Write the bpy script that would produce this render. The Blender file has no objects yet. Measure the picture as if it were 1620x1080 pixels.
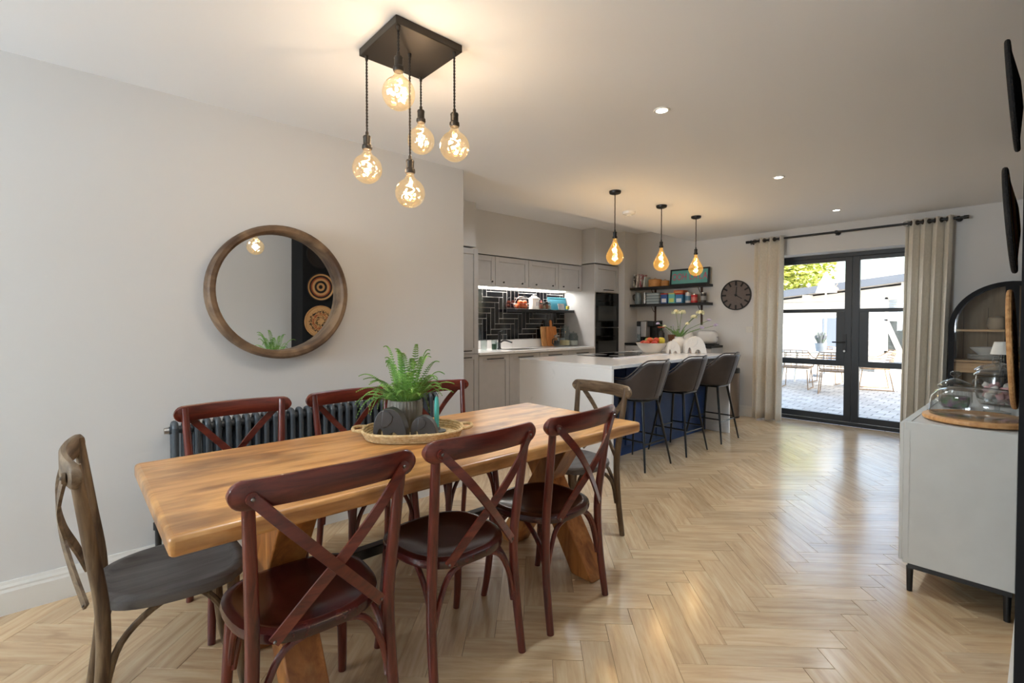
import bpy, bmesh, math, random
from mathutils import Vector, Matrix
PI = math.pi
random.seed(7)
sc = bpy.context.scene
COL = sc.collection

# ---------------------------------------------------------------- camera, sky, sun, exposure
cam = bpy.data.cameras.new('camera'); camo = bpy.data.objects.new('camera', cam); COL.objects.link(camo)
cam.sensor_width = 36; cam.lens = 769.418 / 1620 * 36; cam.shift_y = -15.866 / 1620; cam.clip_start = .02; cam.clip_end = 300
camo.location = (0, 0, 1.295); camo.rotation_euler = (PI / 2 - .0200, 0, .8327)
sc.camera = camo
w = bpy.data.worlds.new('sky'); sc.world = w; w.use_nodes = True
wn = w.node_tree.nodes; wl = w.node_tree.links
bg = wn['Background']; sky = wn.new('ShaderNodeTexSky'); sky.sky_type = 'NISHITA'; sky.sun_disc = False
sky.sun_elevation = math.radians(37); sky.sun_rotation = math.radians(118); sky.air_density = 1.2; sky.dust_density = 2.5
wl.new(sky.outputs[0], bg.inputs[0]); bg.inputs[1].default_value = .40
def light(name, kind, loc, power, color=(1, 1, 1), **k):
    l = bpy.data.lights.new(name, kind); l.energy = power; l.color = color
    for a, b in k.items():
        if a != 'rot': setattr(l, a, b)
    o = bpy.data.objects.new(name, l); COL.objects.link(o); o.location = loc
    if 'rot' in k: o.rotation_euler = k['rot']
    return o
sun = light('sun', 'SUN', (6, -4, 9), 7.5, (1, .95, .87), angle=.009)
sun.rotation_euler = Vector((-.70, .38, -.60)).to_track_quat('-Z', 'Y').to_euler()
# daylight standing in the window behind the camera
light('window_daylight', 'AREA', (-2.2, -3.36, 1.55), 88, (.76, .89, 1), shape='RECTANGLE', size=1.45, size_y=1.1, rot=(PI / 2, 0, 0))
sc.view_settings.view_transform = 'Standard'; sc.view_settings.look = 'None'
sc.view_settings.exposure = 1.15; sc.view_settings.gamma = 1; sc.view_settings.use_curve_mapping = False

# ---------------------------------------------------------------- mesh helpers
class MB:
    def __init__(s): s.v = []; s.f = []
    def add(s, vs, fs):
        o = len(s.v); s.v += [tuple(v) for v in vs]; s.f += [tuple(i + o for i in f) for f in fs]; return s
    def box(s, x0, y0, z0, x1, y1, z1, m=None):
        vs = [Vector(p) for p in ((x0,y0,z0),(x1,y0,z0),(x1,y1,z0),(x0,y1,z0),(x0,y0,z1),(x1,y0,z1),(x1,y1,z1),(x0,y1,z1))]
        if m: vs = [m @ v for v in vs]
        return s.add(vs, ((0,3,2,1),(4,5,6,7),(0,1,5,4),(1,2,6,5),(2,3,7,6),(3,0,4,7)))
    def cbox(s, c, sz, m=None):
        T = Matrix.Translation(c) @ (m or Matrix())
        a, b, d = sz[0]/2, sz[1]/2, sz[2]/2
        return s.box(-a, -b, -d, a, b, d, T)
    def tube(s, pts, r, n=8, closed=False, cap=True):
        pts = [Vector(p) for p in pts]; N = len(pts)
        rs = r if isinstance(r, (list, tuple)) else [r] * N
        tg = []
        for i in range(N):
            a = pts[i-1] if (i > 0 or closed) else pts[i]; b = pts[(i+1) % N] if (i < N-1 or closed) else pts[i]
            t = b - a; tg.append(t.normalized() if t.length > 1e-9 else Vector((0,0,1)))
        nn = tg[0].orthogonal().normalized(); vs = []; fs = []
        for i in range(N):
            if i: nn = (tg[i-1].rotation_difference(tg[i]) @ nn).normalized()
            b = tg[i].cross(nn)
            for k in range(n):
                a = 2*PI*k/n; vs.append(pts[i] + (nn*math.cos(a) + b*math.sin(a)) * rs[i])
        for i in range(N if closed else N-1):
            j = (i+1) % N
            for k in range(n):
                l = (k+1) % n; fs.append((i*n+k, i*n+l, j*n+l, j*n+k))
        if cap and not closed: fs.append(tuple(range(n-1, -1, -1))); fs.append(tuple((N-1)*n+k for k in range(n)))
        return s.add(vs, fs)
    def sweep(s, pts, sec, up=(0,0,1), closed=False, scale=None):
        pts = [Vector(p) for p in pts]; N = len(pts); n = len(sec); vs = []; fs = []
        for i in range(N):
            a = pts[i-1] if (i > 0 or closed) else pts[i]; b = pts[(i+1) % N] if (i < N-1 or closed) else pts[i]
            t = (b-a).normalized(); u = Vector(up); u = (u - t*u.dot(t)).normalized(); sd = t.cross(u)
            k = scale[i] if scale else 1
            for (p, q) in sec: vs.append(pts[i] + sd*p*k + u*q*k)
        for i in range(N if closed else N-1):
            j = (i+1) % N
            for k in range(n):
                l = (k+1) % n; fs.append((i*n+k, j*n+k, j*n+l, i*n+l))
        if not closed: fs.append(tuple(range(n))); fs.append(tuple((N-1)*n+k for k in range(n-1, -1, -1)))
        return s.add(vs, fs)
    def lathe(s, prof, n=24, c=(0,0,0), sx=1, sy=1, m=None):
        vs = []; fs = []; N = len(prof); c = Vector(c)
        for (r, z) in prof:
            for k in range(n):
                a = 2*PI*k/n; v = Vector((r*math.cos(a)*sx, r*math.sin(a)*sy, z))
                if m: v = m @ v
                vs.append(c + v)
        for i in range(N-1):
            for k in range(n):
                l = (k+1) % n; fs.append((i*n+k, i*n+l, (i+1)*n+l, (i+1)*n+k))
        if prof[0][0] > 1e-6: fs.append(tuple(range(n-1, -1, -1)))
        if prof[-1][0] > 1e-6: fs.append(tuple((N-1)*n+k for k in range(n)))
        return s.add(vs, fs)
    def prism(s, poly, h0, h1, m=None):      # polygon in XY, extruded z h0..h1, then matrix m
        n = len(poly); vs = [Vector((x, y, h0)) for x, y in poly] + [Vector((x, y, h1)) for x, y in poly]
        if m: vs = [m @ v for v in vs]
        return s.add(vs, [tuple(range(n-1, -1, -1)), tuple(range(n, 2*n))] + [(i, (i+1) % n, n+(i+1) % n, n+i) for i in range(n)])
    def grid(s, fn, nu, nv, wrap=False):
        vs = [fn(i/nu, j/nv) for i in range(nu+1) for j in range(nv+1)]; q = nv+1
        return s.add(vs, [(i*q+j, (i+1)*q+j, (i+1)*q+j+1, i*q+j+1) for i in range(nu) for j in range(nv)])
    def mesh(s, name, mat, smooth=40):
        me = bpy.data.meshes.new(name); me.from_pydata(s.v, [], s.f)
        bm = bmesh.new(); bm.from_mesh(me); bmesh.ops.remove_doubles(bm, verts=bm.verts, dist=1e-6)
        bmesh.ops.recalc_face_normals(bm, faces=bm.faces); bm.to_mesh(me); bm.free()
        if mat: me.materials.append(mat)
        if smooth:
            for p in me.polygons: p.use_smooth = True
            me.set_sharp_from_angle(angle=math.radians(smooth))
        return me
    def build(s, name, mat, parent=None, loc=None, rot=None, smooth=40, bevel=0, seg=2, subd=0, solid=0, kind=None):
        o = bpy.data.objects.new(name, s.mesh(name, mat, smooth)); COL.objects.link(o)
        if parent: o.parent = parent
        if loc: o.location = loc
        if rot: o.rotation_euler = rot
        if solid:
            md = o.modifiers.new('thick', 'SOLIDIFY'); md.thickness = solid; md.offset = 0
        if bevel:
            md = o.modifiers.new('bevel', 'BEVEL'); md.width = bevel; md.segments = seg; md.limit_method = 'ANGLE'; md.angle_limit = math.radians(35)
        if subd:
            md = o.modifiers.new('sub', 'SUBSURF'); md.levels = subd; md.render_levels = subd
        if kind: o['kind'] = kind
        return o
def tag(o, label, cat, group=None):
    o['label'] = label; o['category'] = cat
    if group: o['group'] = group
    return o
def thing(name, label, cat, loc=(0,0,0), rz=0, group=None):
    o = bpy.data.objects.new(name, None); COL.objects.link(o); o.empty_display_size = .1
    o.location = loc; o.rotation_euler = (0, 0, rz); return tag(o, label, cat, group)
def copy_tree(o, parent=None):
    c = o.copy(); COL.objects.link(c)
    if parent: c.parent = parent
    for ch in [x for x in KIDS.get(o.name, [])]: copy_tree(ch, c)
    return c
KIDS = {}
def note_kids(root):
    for o in bpy.data.objects:
        if o.parent: KIDS.setdefault(o.parent.name, [])
    for o in bpy.data.objects:
        if o.parent and o not in KIDS[o.parent.name]: KIDS[o.parent.name].append(o)
def place(o, loc, rz, label=None, group=None):
    o.location = loc; o.rotation_euler = (0, 0, rz)
    if label: o['label'] = label
    if group: o['group'] = group
    return o
def arc(c, r, a0, a1, n, plane='xz'):
    out = []
    for i in range(n+1):
        a = a0 + (a1-a0)*i/n; p, q = r*math.cos(a), r*math.sin(a)
        out.append({'xz': (c[0]+p, c[1], c[2]+q), 'yz': (c[0], c[1]+p, c[2]+q), 'xy': (c[0]+p, c[1]+q, c[2])}[plane])
    return out
def bez(P, n=12):          # Catmull-Rom through points
    P = [Vector(p) for p in P]; out = []
    for i in range(len(P)-1):
        a = P[max(i-1,0)]; b = P[i]; c = P[i+1]; d = P[min(i+2,len(P)-1)]
        for k in range(n):
            t = k/n; out.append(.5*((2*b)+(c-a)*t+(2*a-5*b+4*c-d)*t*t+(3*b-a-3*c+d)*t**3))
    out.append(P[-1]); return out
def rrect(w, h, r, n=4):
    out = []
    for cx, cy, a in ((w/2-r,h/2-r,0),(-w/2+r,h/2-r,PI/2),(-w/2+r,-h/2+r,PI),(w/2-r,-h/2+r,1.5*PI)):
        for i in range(n+1): t = a+PI/2*i/n; out.append((cx+r*math.cos(t), cy+r*math.sin(t)))
    return out

# ---------------------------------------------------------------- materials
def lin(c):
    return tuple(((x/255)/12.92 if x/255 <= .04045 else ((x/255+.055)/1.055)**2.4) for x in c) + (1,)
def nodes(name):
    m = bpy.data.materials.new(name); m.use_nodes = True
    return m, m.node_tree.nodes, m.node_tree.links, m.node_tree.nodes['Principled BSDF']
def mat(name, c, rough=.5, metal=0, c2=None, sc=6, stretch=(1,1,1), bump=0, bsc=60, detail=4, coat=0, sheen=0, rnd=0, lo=.35, hi=.65, dist=0, spec=.5, coords='Object', trans=0):
    m, N, L, P = nodes(name)
    P.inputs['Base Color'].default_value = lin(c); P.inputs['Roughness'].default_value = rough; P.inputs['Metallic'].default_value = metal
    P.inputs['Specular IOR Level'].default_value = spec
    if coat: P.inputs['Coat Weight'].default_value = coat; P.inputs['Coat Roughness'].default_value = .15
    if sheen: P.inputs['Sheen Weight'].default_value = sheen
    tc = N.new('ShaderNodeTexCoord'); mp = N.new('ShaderNodeMapping'); mp.inputs['Scale'].default_value = stretch
    L.new(tc.outputs[coords], mp.inputs[0])
    src = None
    if c2:
        nz = N.new('ShaderNodeTexNoise'); nz.inputs['Scale'].default_value = sc; nz.inputs['Detail'].default_value = detail; nz.inputs['Distortion'].default_value = dist
        L.new(mp.outputs[0], nz.inputs[0])
        rp = N.new('ShaderNodeValToRGB'); rp.color_ramp.elements[0].position = lo; rp.color_ramp.elements[1].position = hi
        rp.color_ramp.elements[0].color = lin(c); rp.color_ramp.elements[1].color = lin(c2)
        L.new(nz.outputs[0], rp.inputs[0]); src = rp.outputs[0]
    if rnd:
        oi = N.new('ShaderNodeObjectInfo'); hs = N.new('ShaderNodeHueSaturation'); mr = N.new('ShaderNodeMapRange')
        mr.inputs[3].default_value = 1-rnd; mr.inputs[4].default_value = 1+rnd
        L.new(oi.outputs['Random'], mr.inputs[0]); L.new(mr.outputs[0], hs.inputs['Value'])
        if src: L.new(src, hs.inputs['Color'])
        else: hs.inputs['Color'].default_value = lin(c)
        src = hs.outputs[0]
    if src: L.new(src, P.inputs['Base Color'])
    if bump:
        nb = N.new('ShaderNodeTexNoise'); nb.inputs['Scale'].default_value = bsc; nb.inputs['Detail'].default_value = 3
        bp = N.new('ShaderNodeBump'); bp.inputs['Strength'].default_value = bump; bp.inputs['Distance'].default_value = .01
        L.new(mp.outputs[0], nb.inputs[0]); L.new(nb.outputs[0], bp.inputs['Height']); L.new(bp.outputs[0], P.inputs['Normal'])
    return m
def emit(name, c, s):
    m, N, L, P = nodes(name); P.inputs['Base Color'].default_value = lin(c)
    P.inputs['Emission Color'].default_value = lin(c); P.inputs['Emission Strength'].default_value = s; return m
def glass(name, tint=(255,255,255), rough=.0, f0=.04, edge=.55):     # thin clear wall: tinted see-through plus surface reflection that grows to the rim
    m = bpy.data.materials.new(name); m.use_nodes = True; N = m.node_tree.nodes; L = m.node_tree.links
    for n in list(N): N.remove(n)
    o = N.new('ShaderNodeOutputMaterial'); t = N.new('ShaderNodeBsdfTransparent'); g = N.new('ShaderNodeBsdfGlossy'); x = N.new('ShaderNodeMixShader'); f = N.new('ShaderNodeLayerWeight')
    t.inputs[0].default_value = lin(tint); g.inputs['Roughness'].default_value = rough; f.inputs[0].default_value = .5
    pw = N.new('ShaderNodeMath'); pw.operation = 'POWER'; pw.inputs[1].default_value = 3
    ad = N.new('ShaderNodeMath'); ad.operation = 'MULTIPLY_ADD'; ad.inputs[1].default_value = edge; ad.inputs[2].default_value = f0; ad.use_clamp = True
    L.new(f.outputs['Facing'], pw.inputs[0]); L.new(pw.outputs[0], ad.inputs[0]); L.new(ad.outputs[0], x.inputs[0])
    L.new(t.outputs[0], x.inputs[1]); L.new(g.outputs[0], x.inputs[2]); L.new(x.outputs[0], o.inputs[0]); return m
def glow(m, c, s):      # the lit bulb's glass gives off a little of its own light
    N = m.node_tree.nodes; L = m.node_tree.links; o = [n for n in N if n.type == 'OUTPUT_MATERIAL'][0]; x = o.inputs[0].links[0].from_socket
    e = N.new('ShaderNodeEmission'); e.inputs[0].default_value = lin(c); e.inputs[1].default_value = s; a = N.new('ShaderNodeAddShader')
    L.new(x, a.inputs[0]); L.new(e.outputs[0], a.inputs[1]); L.new(a.outputs[0], o.inputs[0]); return m
def wood(name, base, dark, light_, axis='x', scale=3, rough=.4, coat=0, patch=None, rnd=.08, bump=.08, spec=.5):
    m, N, L, P = nodes(name)
    P.inputs['Roughness'].default_value = rough; P.inputs['Specular IOR Level'].default_value = spec
    if coat: P.inputs['Coat Weight'].default_value = coat; P.inputs['Coat Roughness'].default_value = .2
    tc = N.new('ShaderNodeTexCoord'); oi = N.new('ShaderNodeObjectInfo'); ad = N.new('ShaderNodeVectorMath'); ad.operation = 'ADD'
    sm = N.new('ShaderNodeVectorMath'); sm.operation = 'SCALE'; sm.inputs[0].default_value = (7, 11, 5); L.new(oi.outputs['Random'], sm.inputs['Scale'])
    L.new(tc.outputs['Object'], ad.inputs[0]); L.new(sm.outputs[0], ad.inputs[1])
    mp = N.new('ShaderNodeMapping'); s = {'x': (1,9,9), 'y': (9,1,9), 'z': (9,9,1)}[axis]; mp.inputs['Scale'].default_value = s
    L.new(ad.outputs[0], mp.inputs[0])
    nz = N.new('ShaderNodeTexNoise'); nz.inputs['Scale'].default_value = scale; nz.inputs['Detail'].default_value = 6; nz.inputs['Roughness'].default_value = .62; nz.inputs['Distortion'].default_value = .6
    L.new(mp.outputs[0], nz.inputs[0])
    rp = N.new('ShaderNodeValToRGB'); e = rp.color_ramp.elements; e[0].position = .3; e[0].color = lin(dark); e[1].position = .72; e[1].color = lin(light_)
    k = e.new(.5); k.color = lin(base); L.new(nz.outputs[0], rp.inputs[0]); src = rp.outputs[0]
    if patch:
        n2 = N.new('ShaderNodeTexNoise'); n2.inputs['Scale'].default_value = 2.6; n2.inputs['Detail'].default_value = 5
        m2 = N.new('ShaderNodeMapping'); m2.inputs['Scale'].default_value = {'x': (1,2.4,2.4), 'y': (2.4,1,2.4), 'z': (2.4,2.4,1)}[axis]
        L.new(ad.outputs[0], m2.inputs[0]); L.new(m2.outputs[0], n2.inputs[0])
        r2 = N.new('ShaderNodeValToRGB'); r2.color_ramp.elements[0].position = .48; r2.color_ramp.elements[1].position = .66
        r2.color_ramp.elements[1].color = (.75,.75,.75,1)
        L.new(n2.outputs[0], r2.inputs[0]); mx = N.new('ShaderNodeMix'); mx.data_type = 'RGBA'
        L.new(r2.outputs[0], mx.inputs[0]); L.new(src, mx.inputs[6]); mx.inputs[7].default_value = lin(patch); src = mx.outputs[2]
    hs = N.new('ShaderNodeHueSaturation'); mr = N.new('ShaderNodeMapRange'); mr.inputs[3].default_value = 1-rnd; mr.inputs[4].default_value = 1+rnd
    L.new(oi.outputs['Random'], mr.inputs[0]); L.new(mr.outputs[0], hs.inputs['Value']); L.new(src, hs.inputs['Color']); L.new(hs.outputs[0], P.inputs['Base Color'])
    bp = N.new('ShaderNodeBump'); bp.inputs['Strength'].default_value = bump; bp.inputs['Distance'].default_value = .004
    L.new(nz.outputs[0], bp.inputs['Height']); L.new(bp.outputs[0], P.inputs['Normal'])
    return m
WALL = mat('wall_paint', (217,216,215), .85, bump=.02, bsc=300, spec=.2)
KWALL = mat('kitchen_wall_paint', (208,208,208), .85, spec=.2)
CEIL = mat('ceiling_paint', (237,238,240), .9, spec=.2)
TRIM = mat('trim_paint', (226,223,217), .45)
BLACKWALL = mat('black_wall_paint', (16,17,20), .8, bump=.03, bsc=200, spec=.3)
BLACK = mat('black_metal', (16,16,18), .4, spec=.5)
ANTH = mat('anthracite', (66,72,78), .4, c2=(72,78,84), sc=30)
CAB = mat('cabinet_paint', (184,182,181), .5, c2=(188,186,185), sc=12)
QUARTZ = mat('quartz', (240,238,236), .14, c2=(216,214,212), sc=3, lo=.62, hi=.78, dist=2.5, detail=8)
BLUE = mat('blue_panel', (14,50,104), .5, c2=(18,58,114), sc=10)
STEEL = mat('brushed_steel', (190,185,180), .28, metal=1)
CHROME = mat('chrome', (215,215,218), .12, metal=1)
MIRROR = mat('mirror_glass', (226,227,226), .015, metal=1)
PANE = glass('pane_glass', (252,253,253), 0, .03, .5)
JAR = glass('jar_glass', (240,244,244), .02, .05, .6)
DOME = glass('dome_glass', (246,248,248), .01, .06, .9)
AMBER = glow(glass('amber_glass', (255,236,190), .03, .05, .35), (255,190,96), .13)
FILA = emit('filament', (255,204,128), 30)
WHITE = mat('white_ceramic', (232,230,226), .25)
OFFW = mat('off_white', (225,221,212), .6)
# ---------------------------------------------------------------- floor: herringbone planks
def struct(o, label=None):
    o['kind'] = 'structure'
    if label: o['label'] = label
    return o
def floor_material():
    m, N, L, P = nodes('oak_plank'); P.inputs['Specular IOR Level'].default_value = .6; P.inputs['Coat Weight'].default_value = .5; P.inputs['Coat Roughness'].default_value = .16
    uv = N.new('ShaderNodeUVMap'); oi = N.new('ShaderNodeObjectInfo'); ge = N.new('ShaderNodeNewGeometry')
    su = N.new('ShaderNodeMath'); su.operation = 'ADD'; L.new(oi.outputs['Random'], su.inputs[0]); L.new(ge.outputs['Random Per Island'], su.inputs[1])
    fr = N.new('ShaderNodeMath'); fr.operation = 'FRACT'; L.new(su.outputs[0], fr.inputs[0])
    sm = N.new('ShaderNodeVectorMath'); sm.operation = 'SCALE'; sm.inputs[0].default_value = (37, 53, 19); L.new(fr.outputs[0], sm.inputs['Scale'])
    ad = N.new('ShaderNodeVectorMath'); ad.operation = 'ADD'; L.new(uv.outputs[0], ad.inputs[0]); L.new(sm.outputs[0], ad.inputs[1])
    mp = N.new('ShaderNodeMapping'); mp.inputs['Scale'].default_value = (2.2, 22, 1); L.new(ad.outputs[0], mp.inputs[0])
    nz = N.new('ShaderNodeTexNoise'); nz.inputs['Scale'].default_value = 1.6; nz.inputs['Detail'].default_value = 7; nz.inputs['Roughness'].default_value = .6; nz.inputs['Distortion'].default_value = .5; L.new(mp.outputs[0], nz.inputs[0])
    rp = N.new('ShaderNodeValToRGB'); e = rp.color_ramp.elements; e[0].position = .28; e[0].color = lin((184,150,112)); e[1].position = .74; e[1].color = lin((222,196,158)); k = e.new(.5); k.color = lin((208,176,136)); L.new(nz.outputs[0], rp.inputs[0])
    # a few darker knots
    vo = N.new('ShaderNodeTexNoise'); vo.inputs['Scale'].default_value = 3; vo.inputs['Detail'].default_value = 3; m3 = N.new('ShaderNodeMapping'); m3.inputs['Scale'].default_value = (1.4, 4, 1); L.new(ad.outputs[0], m3.inputs[0]); L.new(m3.outputs[0], vo.inputs[0])
    r3 = N.new('ShaderNodeValToRGB'); r3.color_ramp.elements[0].position = .68; r3.color_ramp.elements[1].position = .8; r3.color_ramp.elements[1].color = (.55,.55,.55,1); L.new(vo.outputs[0], r3.inputs[0])
    mx = N.new('ShaderNodeMix'); mx.data_type = 'RGBA'; L.new(r3.outputs[0], mx.inputs[0]); L.new(rp.outputs[0], mx.inputs[6]); mx.inputs[7].default_value = lin((150,116,82))
    hs = N.new('ShaderNodeHueSaturation'); mr = N.new('ShaderNodeMapRange'); mr.inputs[3].default_value = .88; mr.inputs[4].default_value = 1.08; L.new(fr.outputs[0], mr.inputs[0]); L.new(mr.outputs[0], hs.inputs['Value']); L.new(mx.outputs[2], hs.inputs['Color']); L.new(hs.outputs[0], P.inputs['Base Color'])
    rr = N.new('ShaderNodeMapRange'); rr.inputs[3].default_value = .24; rr.inputs[4].default_value = .28; L.new(nz.outputs[0], rr.inputs[0]); L.new(rr.outputs[0], P.inputs['Roughness'])
    bp = N.new('ShaderNodeBump'); bp.inputs['Strength'].default_value = .03; bp.inputs['Distance'].default_value = .003; L.new(nz.outputs[0], bp.inputs['Height']); L.new(bp.outputs[0], P.inputs['Normal'])
    return m
OAK = floor_material()
PW = .1170; PL = .4680
GAPB = mat('plank_joint', (128,98,68), .7)
fl = struct(MB().box(-5.22, -3.2, -.06, .35, 7.13, -.004).build('floor', GAPB, smooth=0), 'light oak herringbone plank floor')
def plank_mesh(poly, uvs):
    """poly: convex polygon (x,y) seen from above at z 0; chamfered rim"""
    n = len(poly); cx = sum(p[0] for p in poly)/n; cy = sum(p[1] for p in poly)/n
    def ins(p, d):
        v = Vector((p[0]-cx, p[1]-cy)); l = v.length
        return (p[0]-v.x/l*d, p[1]-v.y/l*d)
    top = [ins(p, .0026) for p in poly]; mid = [ins(p, .0010) for p in poly]
    vs = [(x, y, 0) for x, y in top] + [(x, y, -.0012) for x, y in mid] + [(x, y, -.006) for x, y in mid]
    fs = [tuple(range(n))] + [(i, n+i, n+(i+1) % n, (i+1) % n) for i in range(n)] + [(n+i, 2*n+i, 2*n+(i+1) % n, n+(i+1) % n) for i in range(n)]
    uv3 = list(uvs)*3
    return vs, fs, uv3
def mk_mesh(name, parts):
    V = []; F = []; U = []
    for vs, fs, uv in parts:
        o = len(V); V += vs; U += uv; F += [tuple(i+o for i in f) for f in fs]
    me = bpy.data.meshes.new(name); me.from_pydata(V, [], F); me.materials.append(OAK)
    ul = me.uv_layers.new(name='UVMap')
    for lp in me.loops: ul.data[lp.index].uv = U[lp.vertex_index]
    return me
rect = [(-PL/2,-PW/2),(PL/2,-PW/2),(PL/2,PW/2),(-PL/2,PW/2)]
PLANK = mk_mesh('plank', [plank_mesh(rect, rect)])
def clip(poly, x0, x1, y0, y1):
    for ax, lim, sg in ((0,x0,1),(0,x1,-1),(1,y0,1),(1,y1,-1)):
        out = []
        for i in range(len(poly)):
            a, b = poly[i], poly[(i+1) % len(poly)]; da = (a[0][ax]-lim)*sg; db = (b[0][ax]-lim)*sg
            if da >= 0: out.append(a)
            if (da >= 0) != (db >= 0):
                t = da/(da-db); out.append(tuple(tuple(p+(q-p)*t for p, q in zip(A, B)) for A, B in zip(a, b)))
        poly = out
        if len(poly) < 3: return []
    return poly
r2 = math.sqrt(.5); P0 = (-1.505, 1.105)
full = []; cut = []
for j in range(-14, 15):
    for k in range(-80, 90):
        for hv in (0, 1):
            if hv == 0: u, v, a = k*PW + j*PL + PL/2, k*PW - j*PL + PW/2, 0
            else: u, v, a = k*PW + j*PL + PL + PW/2, (k+1)*PW - j*PL - PL/2, PI/2
            X = P0[0] + (u-v)*r2; Y = P0[1] + (u+v)*r2; A = PI/4 + a
            if X < -5.6 or X > .75 or Y < -3.6 or Y > 7.5 or (X < -3.5 and Y < 1.95): continue
            c, s = math.cos(A), math.sin(A)
            q = [((X+px*c-py*s, Y+px*s+py*c), (px, py)) for px, py in rect]
            cl = clip(q, -5.21, .34, -3.19, 7.12)
            if not cl: continue
            if len(cl) == 4 and all(abs(a_[0][0]-b_[0][0]) < 1e-9 and abs(a_[0][1]-b_[0][1]) < 1e-9 for a_, b_ in zip(cl, q)): full.append((X, Y, A))
            else: cut.append(cl)
def seen(p):
    X, Y, A = p; fx, fy = -.74, .673
    d = X*fx + Y*fy; s = X*.673 + Y*.74
    if d < .9: return -1
    px = 810 + 769*s/d; py = 509 + 769*1.295/d
    if not (-40 < px < 1660 and py < 1130): return -1
    if X < -3.05 or Y > 7 or (X < -2.75 and Y > 3.4 and Y < 5.7): return -1
    if X > -.45 and Y > 2.95: return -1
    return 1/d**3
full.sort(key=seen, reverse=True)
for X, Y, A in full[:300]:
    o = bpy.data.objects.new('plank', PLANK); COL.objects.link(o); o.parent = fl; o.location = (X, Y, 0); o.rotation_euler = (0, 0, A)
rest = []
for X, Y, A in full[300:]:
    c, s = math.cos(A), math.sin(A); rest.append(plank_mesh([(X+px*c-py*s, Y+px*s+py*c) for px, py in rect], rect))
for cl in cut: rest.append(plank_mesh([p for p, _ in cl], [u for _, u in cl]))
ro = bpy.data.objects.new('planks', mk_mesh('planks', rest)); COL.objects.link(ro); ro.parent = fl; ro['kind'] = 'stuff'

# ---------------------------------------------------------------- walls and ceiling
H = 2.48; HK = 2.72; YF = 6.85
struct(MB().box(-3.25, -3.35, 0, -3.09, 2.296, H).build('wall_left', WALL, smooth=0), 'long off-white wall carrying the round mirror')
struct(MB().box(-5.35, 2.15, 0, -3.25, 2.296, HK).build('wall_return', KWALL, smooth=0))
struct(MB().box(-5.35, 2.296, 0, -5.22, 6.5, HK).build('wall_kitchen', KWALL, smooth=0), 'kitchen wall behind grey units')
struct(MB().box(-5.35, 6.5, 0, -4.5, 7.3, HK).build('wall_nib', WALL, smooth=0))
DX0, DX1, DZ = -2.62, -.92, 2.15
fw = MB().box(-4.5, YF, 0, DX0, 7.3, HK).box(DX1, YF, 0, .5, 7.3, H).box(DX0, YF, DZ, DX1, 7.3, HK)
struct(fw.build('wall_far', WALL, smooth=0), 'far wall with patio doors, clock and shelves')
struct(MB().box(.35, -3.35, 0, .5, YF, H).build('wall_right', WALL, smooth=0))
struct(MB().box(-.052, 2.09, 0, .35, 4.75, H).build('wall_chimney', BLACKWALL, smooth=0), 'matt black wall section hung with woven baskets')
WX0, WX1, WZ0, WZ1 = -2.95, -1.45, .98, 2.12
bw = MB().box(-3.09, -3.35, 0, WX0, -3.2, H).box(WX1, -3.35, 0, .35, -3.2, H).box(WX0, -3.35, 0, WX1, -3.2, WZ0).box(WX0, -3.35, WZ1, WX1, -3.2, H)
struct(bw.build('wall_back', WALL, smooth=0))
struct(MB().box(-3.53, -3.35, H, .5, 7.3, H+.3).build('ceiling', CEIL, smooth=0), 'plain white ceiling')
struct(MB().box(-5.35, 2.15, HK, -3.53, 7.3, HK+.1).build('ceiling_kitchen', CEIL, smooth=0))
struct(MB().box(-5.6, -3.35, H+.32, 9, 7.3, 7.2).build('wall_upper_storey', mat('render_wall', (205,200,190), .9), smooth=0), 'upper storey of the house')
def baseboard(name, a, b, nrm):
    a = Vector(a); b = Vector(b)
    sec = [(0,0),(.018,0),(.018,.10),(.014,.112),(.014,.12),(.009,.132),(.006,.145),(0,.145)]
    t = (b-a).normalized(); sd = t.cross(Vector((0,0,1))); k = 1 if sd.dot(Vector(nrm)) > 0 else -1
    return struct(MB().sweep([a, b], [(p*k, q) for p, q in sec]).build(name, TRIM, smooth=0))
baseboard('baseboard_left', (-3.09,-3.2,0), (-3.09,2.296,0), (1,0,0))
baseboard('baseboard_far', (-3.02,YF,0), (DX0-.02,YF,0), (0,-1,0))
baseboard('baseboard_corner', (DX1+.02,YF,0), (-.70,YF,0), (0,-1,0))
baseboard('baseboard_chimney', (-.052,2.09,0), (-.052,2.9,0), (-1,0,0))
baseboard('baseboard_right', (.35,-3.2,0), (.35,2.09,0), (-1,0,0))
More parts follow.
